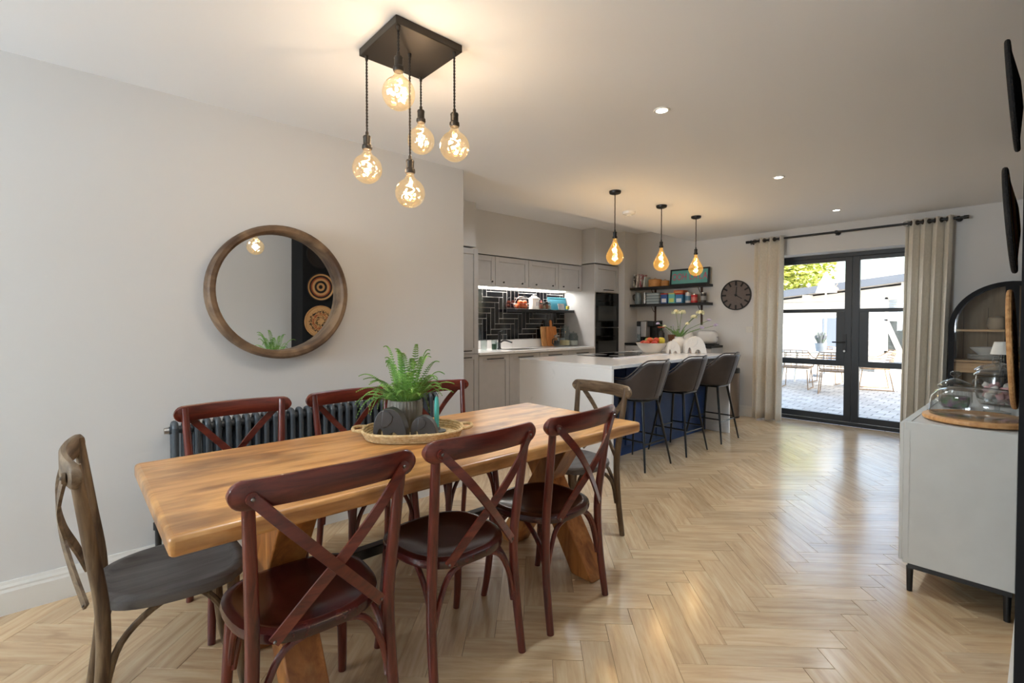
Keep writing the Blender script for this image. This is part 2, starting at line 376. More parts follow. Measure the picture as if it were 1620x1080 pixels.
# ---------------------------------------------------------------- patio doors
FRM = mat('door_frame_grey', (38,42,47), .42)
d1 = struct(thing('door_1', 'dark grey glazed double patio doors', 'door')); del d1['category']
y0, y1 = 7.13, 7.19
MB().box(DX0, y0, .046, DX0+.05, y1, DZ-.051).box(DX1-.05, y0, .046, DX1, y1, DZ-.051).box(DX0, y0, DZ-.05, DX1, y1, DZ).box(DX0, y0, 0, DX1, y1+.05, .045).build('door_frame', FRM, d1, bevel=.003)
XM = -1.62; zt, zb = DZ-.05, .05
def leaf(xo, xm, side):
    """xo outer jamb x, xm meeting x"""
    lf = MB(); lo, hi = min(xo, xm), max(xo, xm)
    st = .075
    lf.box(lo, y0+.005, zb, lo+(st if side > 0 else .06), y1-.005, zt); lf.box(hi-(.06 if side > 0 else st), y0+.005, zb, hi, y1-.005, zt)
    lf.box(lo+.01, y0+.007, zt-.05, hi-.01, y1-.007, zt-.001).box(lo+.01, y0+.007, zb+.001, hi-.01, y1-.007, zb+.075)
    lf.box(lo+.01, y0+.009, 1.412, hi-.01, y1-.009, 1.458).box(lo+.01, y0+.009, .74, hi-.01, y1-.009, .81)
    if side > 0: lf.box(lo+.05, y0+.011, .8, lo+.165, y1-.011, 1.42)
    else: lf.box(hi-.165, y0+.011, .8, hi-.05, y1-.011, 1.42)
    L = lf.build('door_leaf', FRM, d1, bevel=.003)
    for z0, z1 in ((zb+.07, .745), (.805, 1.42), (1.45, zt-.045)):
        MB().box(lo+.04, (y0+y1)/2-.004, z0, hi-.04, (y0+y1)/2+.004, z1).build('pane', PANE, L, smooth=0)
    return L
L1 = leaf(DX0+.05, XM, -1); L2 = leaf(DX1-.05, XM+.004, 1)
MB().tube([(XM-.07, y0+.004, 1.04), (XM-.07, y0-.05, 1.04), (XM-.19, y0-.05, 1.04)], .009, 8).box(XM-.09, y0-.006, .92, XM-.05, y0+.004, 1.14).build('handle', BLACK, L1)
MB().lathe([(0,0),(.012,0),(.012,.012),(0,.012)], 12, m=Matrix.Rotation(PI/2, 4, 'X')).build('lock_cylinder', STEEL, L1, loc=(XM-.07, y0-.001, .93))
# ---------------------------------------------------------------- front window behind the camera with venetian blind
w1 = struct(thing('window_1', 'front window behind the viewer', 'window')); del w1['category']
wf = MB()
for xx in (WX0, (WX0*2+WX1)/3-.02, (WX0+2*WX1)/3-.02, WX1-.05): wf.box(xx, -3.33, WZ0, xx+.05, -3.27, WZ1)
wf.box(WX0, -3.33, WZ0, WX1, -3.27, WZ0+.05).box(WX0, -3.33, WZ1-.05, WX1, -3.27, WZ1).build('window_frame', TRIM, w1, smooth=0)
for i in range(3):
    a = WX0+.03+(WX1-WX0)/3*i; MB().box(a, -3.315, WZ0+.03, a+(WX1-WX0)/3-.06, -3.309, WZ1-.03).build('pane', PANE, w1, smooth=0)
vb = thing('venetian_blind', 'white slatted blind in the front window behind the viewer', 'blind', ((WX0+WX1)/2, -3.22, WZ1))
MB().box(-.73, -.02, -.05, .73, .02, -.005).build('head_rail', OFFW, vb, smooth=0)
SL = MB().box(-.72, -.022, -.0012, .72, .022, .0012).mesh('slat', OFFW, 0)
for i in range(20):
    o = bpy.data.objects.new('slat', SL); COL.objects.link(o); o.parent = vb; o.location = (0, 0, -.08-.052*i); o.rotation_euler = (.12, 0, 0)
for x in (-.5, .5): MB().tube([(x,0,-.05),(x,0,-1.08)], .0015, 4).build('ladder_cord', OFFW, vb)

# ---------------------------------------------------------------- outside
def paving():
    m, N, L, P = nodes('block_paving'); tc = N.new('ShaderNodeTexCoord'); mp = N.new('ShaderNodeMapping'); L.new(tc.outputs['Object'], mp.inputs[0]); mp.inputs['Rotation'].default_value = (0,0,.0)
    bk = N.new('ShaderNodeTexBrick'); bk.inputs['Scale'].default_value = 1; bk.inputs['Brick Width'].default_value = .24; bk.inputs['Row Height'].default_value = .16; bk.inputs['Mortar Size'].default_value = .008
    bk.inputs['Color1'].default_value = lin((176,168,158)); bk.inputs['Color2'].default_value = lin((200,194,184)); bk.inputs['Mortar'].default_value = lin((120,116,110)); L.new(mp.outputs[0], bk.inputs[0])
    L.new(bk.outputs[0], P.inputs['Base Color']); P.inputs['Roughness'].default_value = .8
    bp = N.new('ShaderNodeBump'); bp.inputs['Strength'].default_value = .4; bp.inputs['Distance'].default_value = .01; bp.invert = True; L.new(bk.outputs['Fac'], bp.inputs['Height']); L.new(bp.outputs[0], P.inputs['Normal']); return m
struct(MB().box(-14, 7.3, -.2, 10, 17.5, -.05).build('patio_paving', paving(), smooth=0), 'pale block-paved patio beyond the doors')
struct(MB().box(-60, -60, -.4, 60, 60, -.2).build('ground', mat('ground', (150,150,140), .9), smooth=0))
REND = mat('white_render', (236,233,226), .85)
ob = thing('outbuilding', 'long white outbuilding with grey sloping roof edge across the patio', 'building', (0, 16.35, -.05))
def eave(x): return 2.02 + (x+5.46)*.104
poly = [(-12, 0), (3, 0), (3, eave(3)), (-12, eave(-12))]
MB().prism(poly, 0, 3, Matrix(((1,0,0,0),(0,0,1,0),(0,1,0,0),(0,0,0,1)))).build('wall', REND, ob, smooth=0)
for i in range(13): MB().box(-12, -.012, .12+.15*i, 3, .001, .128+.15*i).build('weatherboard_joint', mat('joint', (190,188,184), .9) if i == 0 else bpy.data.materials['joint'], ob, smooth=0)
sl = math.atan(.104); RM = Matrix.Translation((0, 0, eave(0)+.05)) @ Matrix.Rotation(-sl, 4, 'Y')
MB().box(-12, -.42, 0, 3, 3, .06, RM).build('roof_slab', mat('soffit', (150,146,142), .8), ob, smooth=0)
MB().box(-12, -.5, .0, 3, -.42, .20, RM).build('fascia', mat('grey_fascia', (92,98,108), .5), ob, smooth=0)
for i in range(12):
    x = -10.6+1.15*i; MB().box(x, -.4, eave(x)-.10, x+.16, 0, eave(x)+.05).build('rafter_end', REND, ob, smooth=0)
MB().box(-12, -.12, 0, 3, 0, .16).build('plinth', mat('plinth', (196,190,180), .9), ob, smooth=0)
gd = MB().box(-4.42, -.05, .02, -3.95, 0, 1.45).box(-3.93, -.05, .02, -3.46, 0, 1.45).build('grey_door', mat('slate_door', (108,118,135), .6), ob, bevel=.01)
MB().box(-4.0, -.08, .8, -3.97, -.05, .95).build('handle', BLACK, gd, smooth=0)
wd = MB().box(-2.95, -.04, .5, -2.88, 0, 2.0).box(-1.5, -.04, .5, -1.43, 0, 2.0).box(-2.95, -.04, 1.95, -1.43, 0, 2.0).box(-2.95, -.04, .5, -1.43, 0, .56).box(-2.95, -.04, 1.36, -1.43, 0, 1.42).build('window', REND, ob, smooth=0)
for i in range(8): MB().box(-2.86, -.03, 1.46+.06*i, -1.52, -.01, 1.50+.06*i).build('louvre_slat', mat('louvre', (150,162,175), .5) if i == 0 else bpy.data.materials['louvre'], wd, smooth=0)
MB().box(-2.88, -.015, .56, -1.5, -.005, 1.36).build('dark_pane', mat('dark_pane', (62,66,66), .15), wd, smooth=0)
MB().box(-.06, -.03, 0, .06, -.016, .95, Matrix.Translation((-2.60,0,.50)) @ Matrix.Rotation(-.36, 4, 'Y')).build('brace', REND, wd, smooth=0)
pb = MB().box(-3.05, 15.75, -.05, -1.6, 16.15, .33).box(-3.12, 15.70, .33, -1.53, 16.2, .37).build('planter_box', REND, smooth=0)
tag(pb, 'white rendered planter box below the outbuilding window', 'planter')
MB().box(-2.75, 15.74, .20, -1.9, 15.76, .26).build('slot', mat('slot', (96,104,112), .7), pb, smooth=0)
# tree over the outbuilding
def tree(loc, rx, rz, n, label, seed):
    rnd = random.Random(seed); t = thing('tree', label, 'tree', loc)
    MB().tube(bez([(0,0,0),(.1,0,rz*.5),(0,.1,rz*1.0),(.2,0,rz*1.6)], 5), [.16-.006*i for i in range(16)], 8).build('trunk', mat('bark', (96,78,60), .9), t)
    mb = MB()
    for i in range(n):
        a = rnd.random()*2*PI; b = math.acos(2*rnd.random()-1); r = rnd.random()**.45
        c = Vector((rx*r*math.sin(b)*math.cos(a), rx*r*math.sin(b)*math.sin(a), rz*1.35+rz*.75*r*math.cos(b)))
        m = Matrix.Rotation(rnd.random()*6, 3, 'Z') @ Matrix.Rotation(rnd.random()*3, 3, 'X'); s = .06+.07*rnd.random()
        mb.add([c + m @ Vector(p)*s for p in ((-1,0,0),(0,-.5,.1),(1.2,0,0),(0,.5,.1))], [(0,1,2,3)])
    mb.build('foliage', mat('tree_leaves', (150,172,78), .6, c2=(196,190,92), sc=2), t, smooth=0)
    return t
tree((-7.2, 21, -.2), 1.9, 2.7, 9000, 'sunlit yellow-green tree rising behind the outbuilding roof', 3)
# ---------------------------------------------------------------- dining table
TBL = wood('honey_pine', (204,148,86), (162,106,54), (224,174,112), 'y', 2.2, .3, coat=.25, patch=(92,54,26), bump=.1)
TBLZ = wood('honey_pine_leg', (186,118,58), (140,80,34), (210,148,82), 'z', 2.0, .4, patch=(104,58,28))
tb = thing('dining_table', 'honey-coloured solid wood dining table on crossed timber legs', 'table', (-1.85, 1.19, 0))
MB().box(-.425, -1.02, .715, .425, 1.02, .77).build('tabletop', TBL, tb, bevel=.014, seg=3)
for yy in (-.635, .765):
    for sg in (-1, 1):
        # broad beam leaning across the table width
        a = Vector((-.29*sg, yy, 0)); b = Vector((.175*sg, yy, .714)); hw = .068
        vs = []
        for z, p in ((0, a), (.714, b)):
            for dx, dy in ((-hw,-.062),(hw,-.062),(hw,.062),(-hw,.062)): vs.append((p.x+dx, p.y+dy+ (0.0), z))
        if sg > 0: vs = [(x, y*1.0+(.002 if y > yy else -.002), z) for x, y, z in vs]
        MB().add(vs, ((0,3,2,1),(4,5,6,7),(0,1,5,4),(1,2,6,5),(2,3,7,6),(3,0,4,7))).build('leg', TBLZ, tb, bevel=.006)
MB().box(-.022, -.76, .34, .022, .83, .38).build('stretcher_bar', BLACK, tb, bevel=.004)
# ---------------------------------------------------------------- cross-back chairs
def seat_outline(s=1.0, n=40):
    out = []
    for i in range(n):
        a = 2*PI*i/n; c, sn = math.cos(a), math.sin(a)
        x = .215*math.copysign(abs(c)**.72, c); y = .21*math.copysign(abs(sn)**.78, sn)
        x *= 1 + .08*y/.21; out.append((x*s, y*s))
    return out
def make_chair(label, group, WD, SEAT, WDX):
    t = thing('dining_chair', label, 'chair', group=group)
    mb = MB(); N = 40; rings = [(1.0,.428),(1.015,.440),(1.0,.455),(.93,.461),(.86,.460),(.80,.452),(.4,.447),(0.02,.446)]
    vs = []; fs = []
    for s, z in rings: vs += [(x, y, z) for x, y in seat_outline(s)]
    for i in range(len(rings)-1):
        for k in range(N): l = (k+1) % N; fs.append((i*N+k, i*N+l, (i+1)*N+l, (i+1)*N+k))
    fs.append(tuple(range(N-1, -1, -1))); fs.append(tuple((len(rings)-1)*N+k for k in range(N)))
    mb.add(vs, fs).build('seat', SEAT, t, smooth=50)
    for s in (-1, 1):
        pts = bez([(s*.205,-.225,0),(s*.198,-.195,.24),(s*.192,-.19,.45),(s*.20,-.215,.66),(s*.212,-.245,.895)], 6)
        MB().tube(pts, [.0155+.003*math.sin(PI*i/24) for i in range(25)], 10).build('back_leg', WD, t)
        pts = bez([(s*.165,.15,.43),(s*.178,.155,.3),(s*.188,.17,.12),(s*.195,.19,0)], 6)
        MB().tube(pts, [.020-.0055*i/18 for i in range(19)], 10).build('front_leg', WD, t)
        # strap: from rail end on one side down to the seat on the other
        q = .006*s
        pts = bez([(s*.205,-.2665,.862),(s*.1162,-.288+q,.762),(s*.0275,-.280+q,.662),(-s*.0612,-.254+q,.562),(-s*.150,-.226,.462)], 6)
        sec = [(-.004,-.015),(.004,-.015),(.004,.015),(-.004,.015)]
        st = MB().sweep(pts, sec, up=(0,0,1)).lathe([(0,-.0045),(.016,-.0045),(.016,.0045),(0,.0045)], 12, c=(s*.205,-.2670,.862), m=Matrix.Rotation(PI/2,3,'X')).build('cross_strap', WDX, t)
        MB().lathe([(0,0),(.006,0),(.004,.004),(0,.005)], 8, m=Matrix.Rotation(PI/2,4,'X')).build('rivet', STEELD, st, loc=(s*.205,-.2715,.862))
        MB().lathe([(0,0),(.005,0),(.003,.004),(0,.005)], 8, m=Matrix.Rotation(PI/2,4,'X')).build('rivet', STEELD, st, loc=(-s*.148,-.232,.466))
        # side hoop
        pts = bez([(s*.187,-.19,.20),(s*.186,-.15,.34),(s*.17,-.05,.418),(s*.16,.05,.418),(s*.172,.115,.34),(s*.178,.15,.22)], 5)
        MB().tube(pts, .0105, 8).build('side_hoop', WD, t)
    # top rail, bowed backwards, rounded ends
    mb = MB(); R = []
    us = [-1+.0, -.995, -.985, -.965, -.93, -.88]+[-.8+1.6*i/16 for i in range(17)]+[.88,.93,.965,.985,.995,1.0]; n = len(us)-1
    for i in range(n+1):
        u = us[i]; x = .256*u; y = -.292+.036*u*u; e = max(0, (abs(u)-.86)/.14); h = .037*math.sqrt(max(0.012, 1-e*e))
        R.append((x, y, .868+.004*(1-u*u), h))
    vs = []; fs = []; sec = [(-1,-1),(-.55,-1.0),(.55,-1.0),(1,-1),(1,1),(.55,1),(-.55,1),(-1,1)]
    for x, y, z, h in R:
        for p, q in ((-.011,-.8),(-.006,-1),(.006,-1),(.011,-.8),(.011,.8),(.006,1),(-.006,1),(-.011,.8)): vs.append((x, y+p+.018, z+h*q))
    for i in range(n):
        for k in range(8): l = (k+1) % 8; fs.append((i*8+k, (i+1)*8+k, (i+1)*8+l, i*8+l))
    fs.append(tuple(range(8))); fs.append(tuple(n*8+k for k in range(7,-1,-1)))
    mb.add(vs, fs).build('top_rail', WDX, t, smooth=50)
    for yy, xx in ((-.19,.19),(.15,.168)):
        pts = bez([(-xx-.002,yy,.20),(-xx+.03,yy,.33),(-xx+.10,yy+.005,.418),(xx-.10,yy+.005,.418),(xx-.03,yy,.33),(xx+.002,yy,.20)], 5)
        MB().tube(pts, .0105, 8).build('rear_hoop' if yy < 0 else 'front_hoop', WD, t)
    return t
STEELD = mat('dark_steel', (120,112,106), .35, metal=1)
MAH = wood('mahogany_leg', (96,35,25), (62,20,15), (122,50,35), 'z', 4, .3, coat=.3, bump=.03)
MAHX = wood('mahogany_rail', (98,36,25), (64,21,15), (126,52,35), 'x', 4, .3, coat=.3, bump=.03)
MAHS = wood('mahogany_seat', (56,14,14), (36,8,9), (80,26,24), 'y', 3, .25, coat=.4, bump=.03)
WEA = wood('weathered_leg', (104,82,58), (62,44,30), (142,118,88), 'z', 4, .55, bump=.25)
WEAX = wood('weathered_rail', (110,90,68), (70,52,38), (146,124,98), 'x', 4, .55, bump=.25)
WEAS = wood('weathered_seat', (98,93,90), (74,69,66), (114,110,107), 'y', 3, .5, bump=.15)
ch = make_chair('', 'red-brown cross-back chairs along the table sides', MAH, MAHS, MAHX)
note_kids(ch)
G = 'red-brown cross-back chairs along the table sides'
spots = [((-1.560,.535),PI/2-.02,'dark red-brown cross-back chair on the open floor side, nearest the viewer'),
 ((-1.59,1.09),PI/2+.02,'dark red-brown cross-back chair on the open floor side, middle of three'),
 ((-1.603,1.645),PI/2+.07,'dark red-brown cross-back chair on the open floor side, nearest the island'),
 ((-2.43,.60),-PI/2,'dark red-brown cross-back chair on the wall side in front of the radiator end valve'),
 ((-2.43,1.19),-PI/2,'dark red-brown cross-back chair on the wall side, half hidden by the fern'),
 ((-2.43,1.76),-PI/2,'dark red-brown cross-back chair on the wall side, nearest the kitchen corner')]
for i, ((x, y), rz, lb) in enumerate(spots):
    place(ch if i == 0 else copy_tree(ch), (x, y, 0), rz, lb, G)
wc = make_chair('', 'weathered cross-back chairs at the table ends', WEA, WEAS, WEAX); note_kids(wc)
place(wc, (-2.02, .255, 0), -.03, 'weathered grey-brown cross-back chair at the table end nearest the viewer')
place(copy_tree(wc), (-1.95, 2.27, 0), PI-.14, 'weathered grey-brown cross-back chair at the table end by the island')
# ---------------------------------------------------------------- round mirror
mr_ = thing('round_mirror', 'round wall mirror in a deep rustic wooden ring frame', 'mirror', (-3.09, .925, 1.467))
RY = Matrix.Rotation(PI/2, 3, 'Y')
MWOOD = mat('rustic_ring', (128,102,76), .6, c2=(72,50,34), sc=5, stretch=(1,1,1), bump=.35, bsc=40, detail=7, lo=.38, hi=.62, dist=1.2)
MB().lathe([(.385,.0),(.388,.03),(.388,.085),(.383,.10),(.374,.108),(.355,.108),(.346,.10),(.342,.085),(.340,.03),(.340,.0)], 72, m=RY).build('frame', MWOOD, mr_)
gl = MB().lathe([(0,.0),(.343,.0),(.343,.006),(0,.006)], 64, m=RY).build('mirror_glass', MIRROR, mr_, loc=(.026,0,0), rot=(0,math.radians(.9),0))
# ---------------------------------------------------------------- column radiator
rd = thing('column_radiator', 'anthracite column radiator on the wall behind the table', 'radiator', (-3.03, .37, 0))
sec_m = MB()
for dx in (-.032, 0.032):
    sec_m.tube([(dx,0,.19),(dx,0,.75)], .0155, 10)
sec_m.tube(bez([(-.032,0,.74),(-.02,0,.765),(.02,0,.765),(.032,0,.74)],4), .0155, 10).tube(bez([(-.032,0,.20),(-.02,0,.175),(.02,0,.175),(.032,0,.20)],4), .0155, 10)
sec_m.lathe([(.0,-.024),(.02,-.024),(.02,.024),(.0,.024)], 12, c=(0,0,.735), m=Matrix.Rotation(PI/2,3,'X')).lathe([(.0,-.024),(.02,-.024),(.02,.024),(.0,.024)], 12, c=(0,0,.20), m=Matrix.Rotation(PI/2,3,'X'))
SM = sec_m.mesh('column_section', ANTH, 50)
for i in range(34):
    o = bpy.data.objects.new('column_section', SM); COL.objects.link(o); o.parent = rd; o.location = (0, .024+.048*i, 0)
MB().lathe([(0,-.02),(.016,-.02),(.018,0),(0,0)], 12, c=(0,0,.735), m=Matrix.Rotation(-PI/2,3,'X')).build('end_cap', STEEL, rd)
MB().tube([(0,0,.20),(0,-.045,.20)], .011, 10).tube([(0,-.05,.14),(0,-.05,.24)], .014, 12).tube([(0,-.05,.24),(0,-.05,.275)], .021, 12).build('valve', BLACK, rd)
MB().tube([(0,-.05,0.002),(0,-.05,.14)], .008, 10).build('pipe', CHROME, rd)
for yy in (.3, 1.35): MB().box(-.058, yy, .70, -.03, yy+.03, .72).build('wall_bracket', ANTH, rd, smooth=0)
# ---------------------------------------------------------------- five-bulb ceiling light
DBR = mat('dark_bronze', (66,60,54), .42, metal=.7)
CORD = mat('fabric_cord', (46,40,36), .9)
def twist(mb, x, y, z0, z1):
    n = max(8, int((z1-z0)/.004))
    for ph in (0, PI):
        mb.tube([(x+.0026*math.cos(ph+i*.95), y+.0026*math.sin(ph+i*.95), z0+(z1-z0)*i/n) for i in range(n+1)], .0026, 5)
    return mb
def holder(parent, x, y, z, mt, k=1.0):
    MB().lathe([(.004,.078*k),(.007,.075*k),(.007,.062*k),(.016,.058*k),(.018,.052*k),(.0165,.048*k),(.0165,.022*k),(.021,.018*k),(.022,.006*k),(.019,0),(.0,0)][::-1], 18, c=(x,y,z)).build('lamp_holder', mt, parent)
def globe(parent, x, y, z, r):
    """bulb hanging below z"""
    prof = [(.014,0),(.016,-.012),(.02,-.022)]
    cz = -.028-r*.97
    for i in range(1, 16):
        a = PI*.09+(PI-PI*.09)*i/15; prof.append((r*math.sin(a), cz+r*math.cos(a)))
    prof[-1] = (0.0, prof[-1][1])
    b = MB().lathe(prof, 28, c=(x,y,z)).build('bulb', BUBBLE, parent, smooth=80)
    pts = []
    for i in range(60):
        t = i/59; a = t*PI*5; rr = .017*math.sin(PI*(.12+.88*t)); pts.append((x+rr*math.cos(a), y+rr*math.sin(a), z-.035-t*r*1.35))
    MB().tube(pts, .0022, 6).build('filament', FILA, b)
    light('bulb_light', 'POINT', (x, y, z+cz), 1.25, (1, .90, .80), shadow_soft_size=.02).parent = b
    return b
def bubble_glass():
    m = glass('bubbled_amber_glass', (255,244,224), .03, .10, .4); N = m.node_tree.nodes; L = m.node_tree.links
    tc = N.new('ShaderNodeTexCoord'); vo = N.new('ShaderNodeTexVoronoi'); vo.inputs['Scale'].default_value = 26; bp = N.new('ShaderNodeBump'); bp.inputs['Strength'].default_value = .9; bp.inputs['Distance'].default_value = .01
    L.new(tc.outputs['Object'], vo.inputs[0]); L.new(vo.outputs[0], bp.inputs['Height'])
    for n in N:
        if n.type in ('BSDF_GLOSSY', 'LAYER_WEIGHT'): L.new(bp.outputs[0], n.inputs['Normal'])
    return m
BUBBLE = glow(bubble_glass(), (255,214,150), .06)
cl = thing('ceiling_light', 'square bronze ceiling plate with five hanging globe bulbs', 'ceiling light', (-1.866, 1.104, 2.48))
MB().box(-.162, -.158, -.032, .162, .158, 0).build('ceiling_plate', DBR, cl, bevel=.003)
for x, y, zt_ in ((.146,-.139,2.349),(.141,.131,2.209),(-.144,.141,2.315),(-.139,-.134,2.123),(.001,-.004,2.014)):
    z0 = zt_-.078-2.48
    MB().lathe([(0,-.05),(.006,-.05),(.008,-.032),(0,-.032)], 10, c=(x,y,0)).build('cord_grip', DBR, cl)
    twist(MB(), x, y, z0+.072, -.045).build('cord', CORD, cl)
    holder(cl, x, y, z0, DBR); globe(cl, x, y, z0+.006, .0635)
# ---------------------------------------------------------------- three island pendants
def drop(parent, x, y, z):
    """teardrop bulb below z, .245 tall"""
    P_ = [(.015,0),(.016,-.02),(.022,-.04),(.036,-.072),(.055,-.105),(.070,-.135),(.078,-.162),(.077,-.185),(.066,-.212),(.045,-.232),(.02,-.243),(0,-.245)]
    b = MB().lathe(P_, 28, c=(x,y,z)).build('bulb', AMBER, parent, smooth=80)
    pts = []
    for i in range(50):
        t = i/49; a = t*PI*3.2; rr = .022*math.sin(PI*(.1+.85*t)); pts.append((x+rr*math.cos(a), y+rr*math.sin(a), z-.05-t*.15))
    MB().tube(pts, .003, 6).build('filament', FILA, b)
    light('bulb_light', 'POINT', (x, y, z-.15), 2.2, (1, .76, .5), shadow_soft_size=.03).parent = b
for (x, y, lb) in ((-2.655,3.68,'black cord pendant with amber teardrop bulb nearest the viewer, over the island'),
                   (-2.663,4.485,'black cord pendant with amber teardrop bulb, middle of three over the island'),
                   (-2.672,5.23,'black cord pendant with amber teardrop bulb nearest the wall clock, over the island')):
    p = thing('pendant_light', lb, 'pendant light', (x, y, 2.48), group='teardrop pendants over the island')
    MB().lathe([(0,-.03),(.03,-.03),(.05,-.022),(.054,-.01),(.054,0),(0,0)], 24).build('ceiling_rose', BLACK, p)
    twist(MB(), 0, 0, -.36, -.025).build('cord', CORD, p)
    holder(p, 0, 0, -.43, BLACK, 1.05); drop(p, 0, 0, -.424)
# ---------------------------------------------------------------- downlights, smoke alarm
LENS = emit('lamp_lens', (255,250,240), 9)
for (x, y, lb) in ((-1.469,2.471,'recessed white ceiling downlight nearest the five-bulb light'),(-1.497,4.32,'recessed white ceiling downlight in the middle of the row'),(-1.522,6.041,'recessed white ceiling downlight nearest the patio doors')):
    p = thing('downlight', lb, 'downlight', (x, y, 2.48), group='recessed ceiling downlights')
    MB().lathe([(.030,-.001),(.032,-.005),(.042,-.006),(.045,-.001),(.045,.0)], 28).build('bezel', WHITE, p)
    MB().lathe([(0,-.002),(.031,-.002),(.031,0),(0,0)], 20).build('lens', LENS, p)
    light('downlight_beam', 'SPOT', (x, y, 2.47), {2.471: 52, 4.32: 44, 6.041: 28, .40: 18, -1.5: 16}[y], (.74, .88, 1), spot_size=2.4, spot_blend=.9, shadow_soft_size=.10)
for (x, y, lb) in ((-1.45,.40,'added unseen ceiling downlight above the viewer side of the table'),(-1.44,-1.5,'added unseen ceiling downlight behind the viewer')):  # out-of-frame lamps continuing the row, added to brighten the room
    p = thing('downlight', lb, 'downlight', (x, y, 2.48), group='recessed ceiling downlights')
    MB().lathe([(.030,-.001),(.032,-.005),(.042,-.006),(.045,-.001),(.045,.0)], 28).build('bezel', WHITE, p)
    MB().lathe([(0,-.002),(.031,-.002),(.031,0),(0,0)], 20).build('lens', LENS, p)
    light('downlight_beam', 'SPOT', (x, y, 2.47), {2.471: 52, 4.32: 44, 6.041: 28, .40: 18, -1.5: 16}[y], (.74, .88, 1), spot_size=2.4, spot_blend=.9, shadow_soft_size=.10)
for (y, lb) in ((3.35,'added unseen kitchen downlight over the walkway nearest the larder unit'),(4.45,'added unseen kitchen downlight over the walkway beside the sink'),(5.55,'added unseen kitchen downlight over the walkway nearest the ovens')):  # extra lamps hidden behind the ceiling drop, added to brighten the kitchen
    p = thing('downlight', lb, 'downlight', (-3.95, y, 2.72), group='unseen downlights added in the raised kitchen ceiling')
    MB().lathe([(.030,-.001),(.032,-.005),(.042,-.006),(.045,-.001),(.045,.0)], 28).build('bezel', WHITE, p)
    MB().lathe([(0,-.002),(.031,-.002),(.031,0),(0,0)], 20).build('lens', LENS, p)
    light('downlight_beam', 'SPOT', (-3.95, y, 2.71), 12, (.80, .91, 1), spot_size=2.6, spot_blend=.9, shadow_soft_size=.10)
sa = thing('smoke_alarm', 'round white smoke alarm on the ceiling behind the first island pendant', 'smoke alarm', (-3.05, 4.48, 2.48))
MB().lathe([(0,-.032),(.045,-.032),(.066,-.024),(.07,0),(0,0)], 28).build('body', WHITE, sa)
MB().lathe([(0,-.042),(.02,-.042),(.028,-.032),(0,-.032)], 16).build('sensor_cap', OFFW, sa)
# ---------------------------------------------------------------- table centrepiece
ZT = .770
STRAW = mat('pale_wicker', (222,196,150), .8, c2=(196,162,112), sc=60, bump=.6, bsc=140)
ta = math.atan2(.95, .62)       # tray long axis direction
tray = thing('wicker_tray', 'oval pale wicker tray with loop handles in the middle of the table', 'tray', (-1.955, 1.165, ZT), ta)
def oval(a, b, z, n=48): return [(a*math.copysign(abs(math.cos(t))**.8, math.cos(t)), b*math.copysign(abs(math.sin(t))**.8, math.sin(t)), z) for t in [2*PI*i/n for i in range(n)]]
MB().prism([(p[0], p[1]) for p in oval(.205,.155,0)], .001, .008).build('base', STRAW, tray)
for i in range(4): MB().tube(oval(.207+.006*i, .157+.006*i, .008+.010*i), .0068, 8, closed=True).build('coil', STRAW, tray)
for s in (-1, 1): MB().tube(bez([(s*.212,-.06,.038),(s*.255,-.045,.042),(s*.268,0,.044),(s*.255,.045,.042),(s*.212,.06,.038)], 6), .0075, 8).build('handle', STRAW, tray)
# fern in ribbed pot
FERN = mat('fern_leaf', (88,138,60), .5, c2=(140,182,92), sc=14, rnd=.18)
POTM = mat('ribbed_stoneware', (150,146,136), .6, c2=(112,104,94), sc=5, stretch=(9,9,1), bump=.3, bsc=10)
fp = thing('potted_fern', 'bushy green fern in a ribbed grey stoneware pot on the table', 'potted plant', (-2.055, 1.18, ZT+.0082))
n = 64; prof = [(.052,0),(.062,.02),(.078,.07),(.083,.11),(.079,.145),(.074,.148),(.072,.135),(.07,.12)]
vs = []; fs = []
for r, z in prof:
    for k in range(n): a = 2*PI*k/n; q = r*(1+(.014 if k % 2 else -.014)); vs.append((q*math.cos(a), q*math.sin(a), z))
for i in range(len(prof)-1):
    for k in range(n): l = (k+1) % n; fs.append((i*n+k, i*n+l, (i+1)*n+l, (i+1)*n+k))
fs.append(tuple(range(n-1,-1,-1))); fs.append(tuple((len(prof)-1)*n+k for k in range(n)))
MB().add(vs, fs).build('pot', POTM, fp, smooth=0)
MB().lathe([(0,.125),(.071,.125),(.06,.132),(0,.134)], 16).build('soil', mat('soil', (52,40,30), .95), fp)
rn = random.Random(11)
def frond(az, length, rise, droop, w):
    mb = MB(); pts = []
    for i in range(25):
        t = i/24; r = .02+length*t*(.92-.18*t*droop); z = .13+rise*math.sin(min(1,t*1.05)*PI*.5)*(1) - droop*.11*t*t*t
        pts.append(Vector((r*math.cos(az)+.012*math.sin(3*t+az), r*math.sin(az)+.012*math.cos(2*t+az), z)))
    mb.tube(pts, [.0016-.0011*i/24 for i in range(25)], 4)
    side = Vector((-math.sin(az), math.cos(az), 0))
    for i in range(3, 25):
        t = i/24; ln = w*(math.sin(PI*min(1, t*1.02)**.75)*.85+.15)*(1-.25*t); T = (pts[i]-pts[i-1]).normalized(); up = side.cross(T).normalized()
        for s in (-1, 1):
            o = pts[i]; d = (side*s*.94+T*.34-up*.10*rn.random()).normalized(); hw = T*.0036
            tip = o+d*ln+Vector((0,0,-.10*ln)); md = o+d*ln*.5+up*.004
            mb.add([o-hw*.5, md-hw, tip, md+hw, o+hw*.5], [(0,1,3,4),(1,2,3)])
    return mb
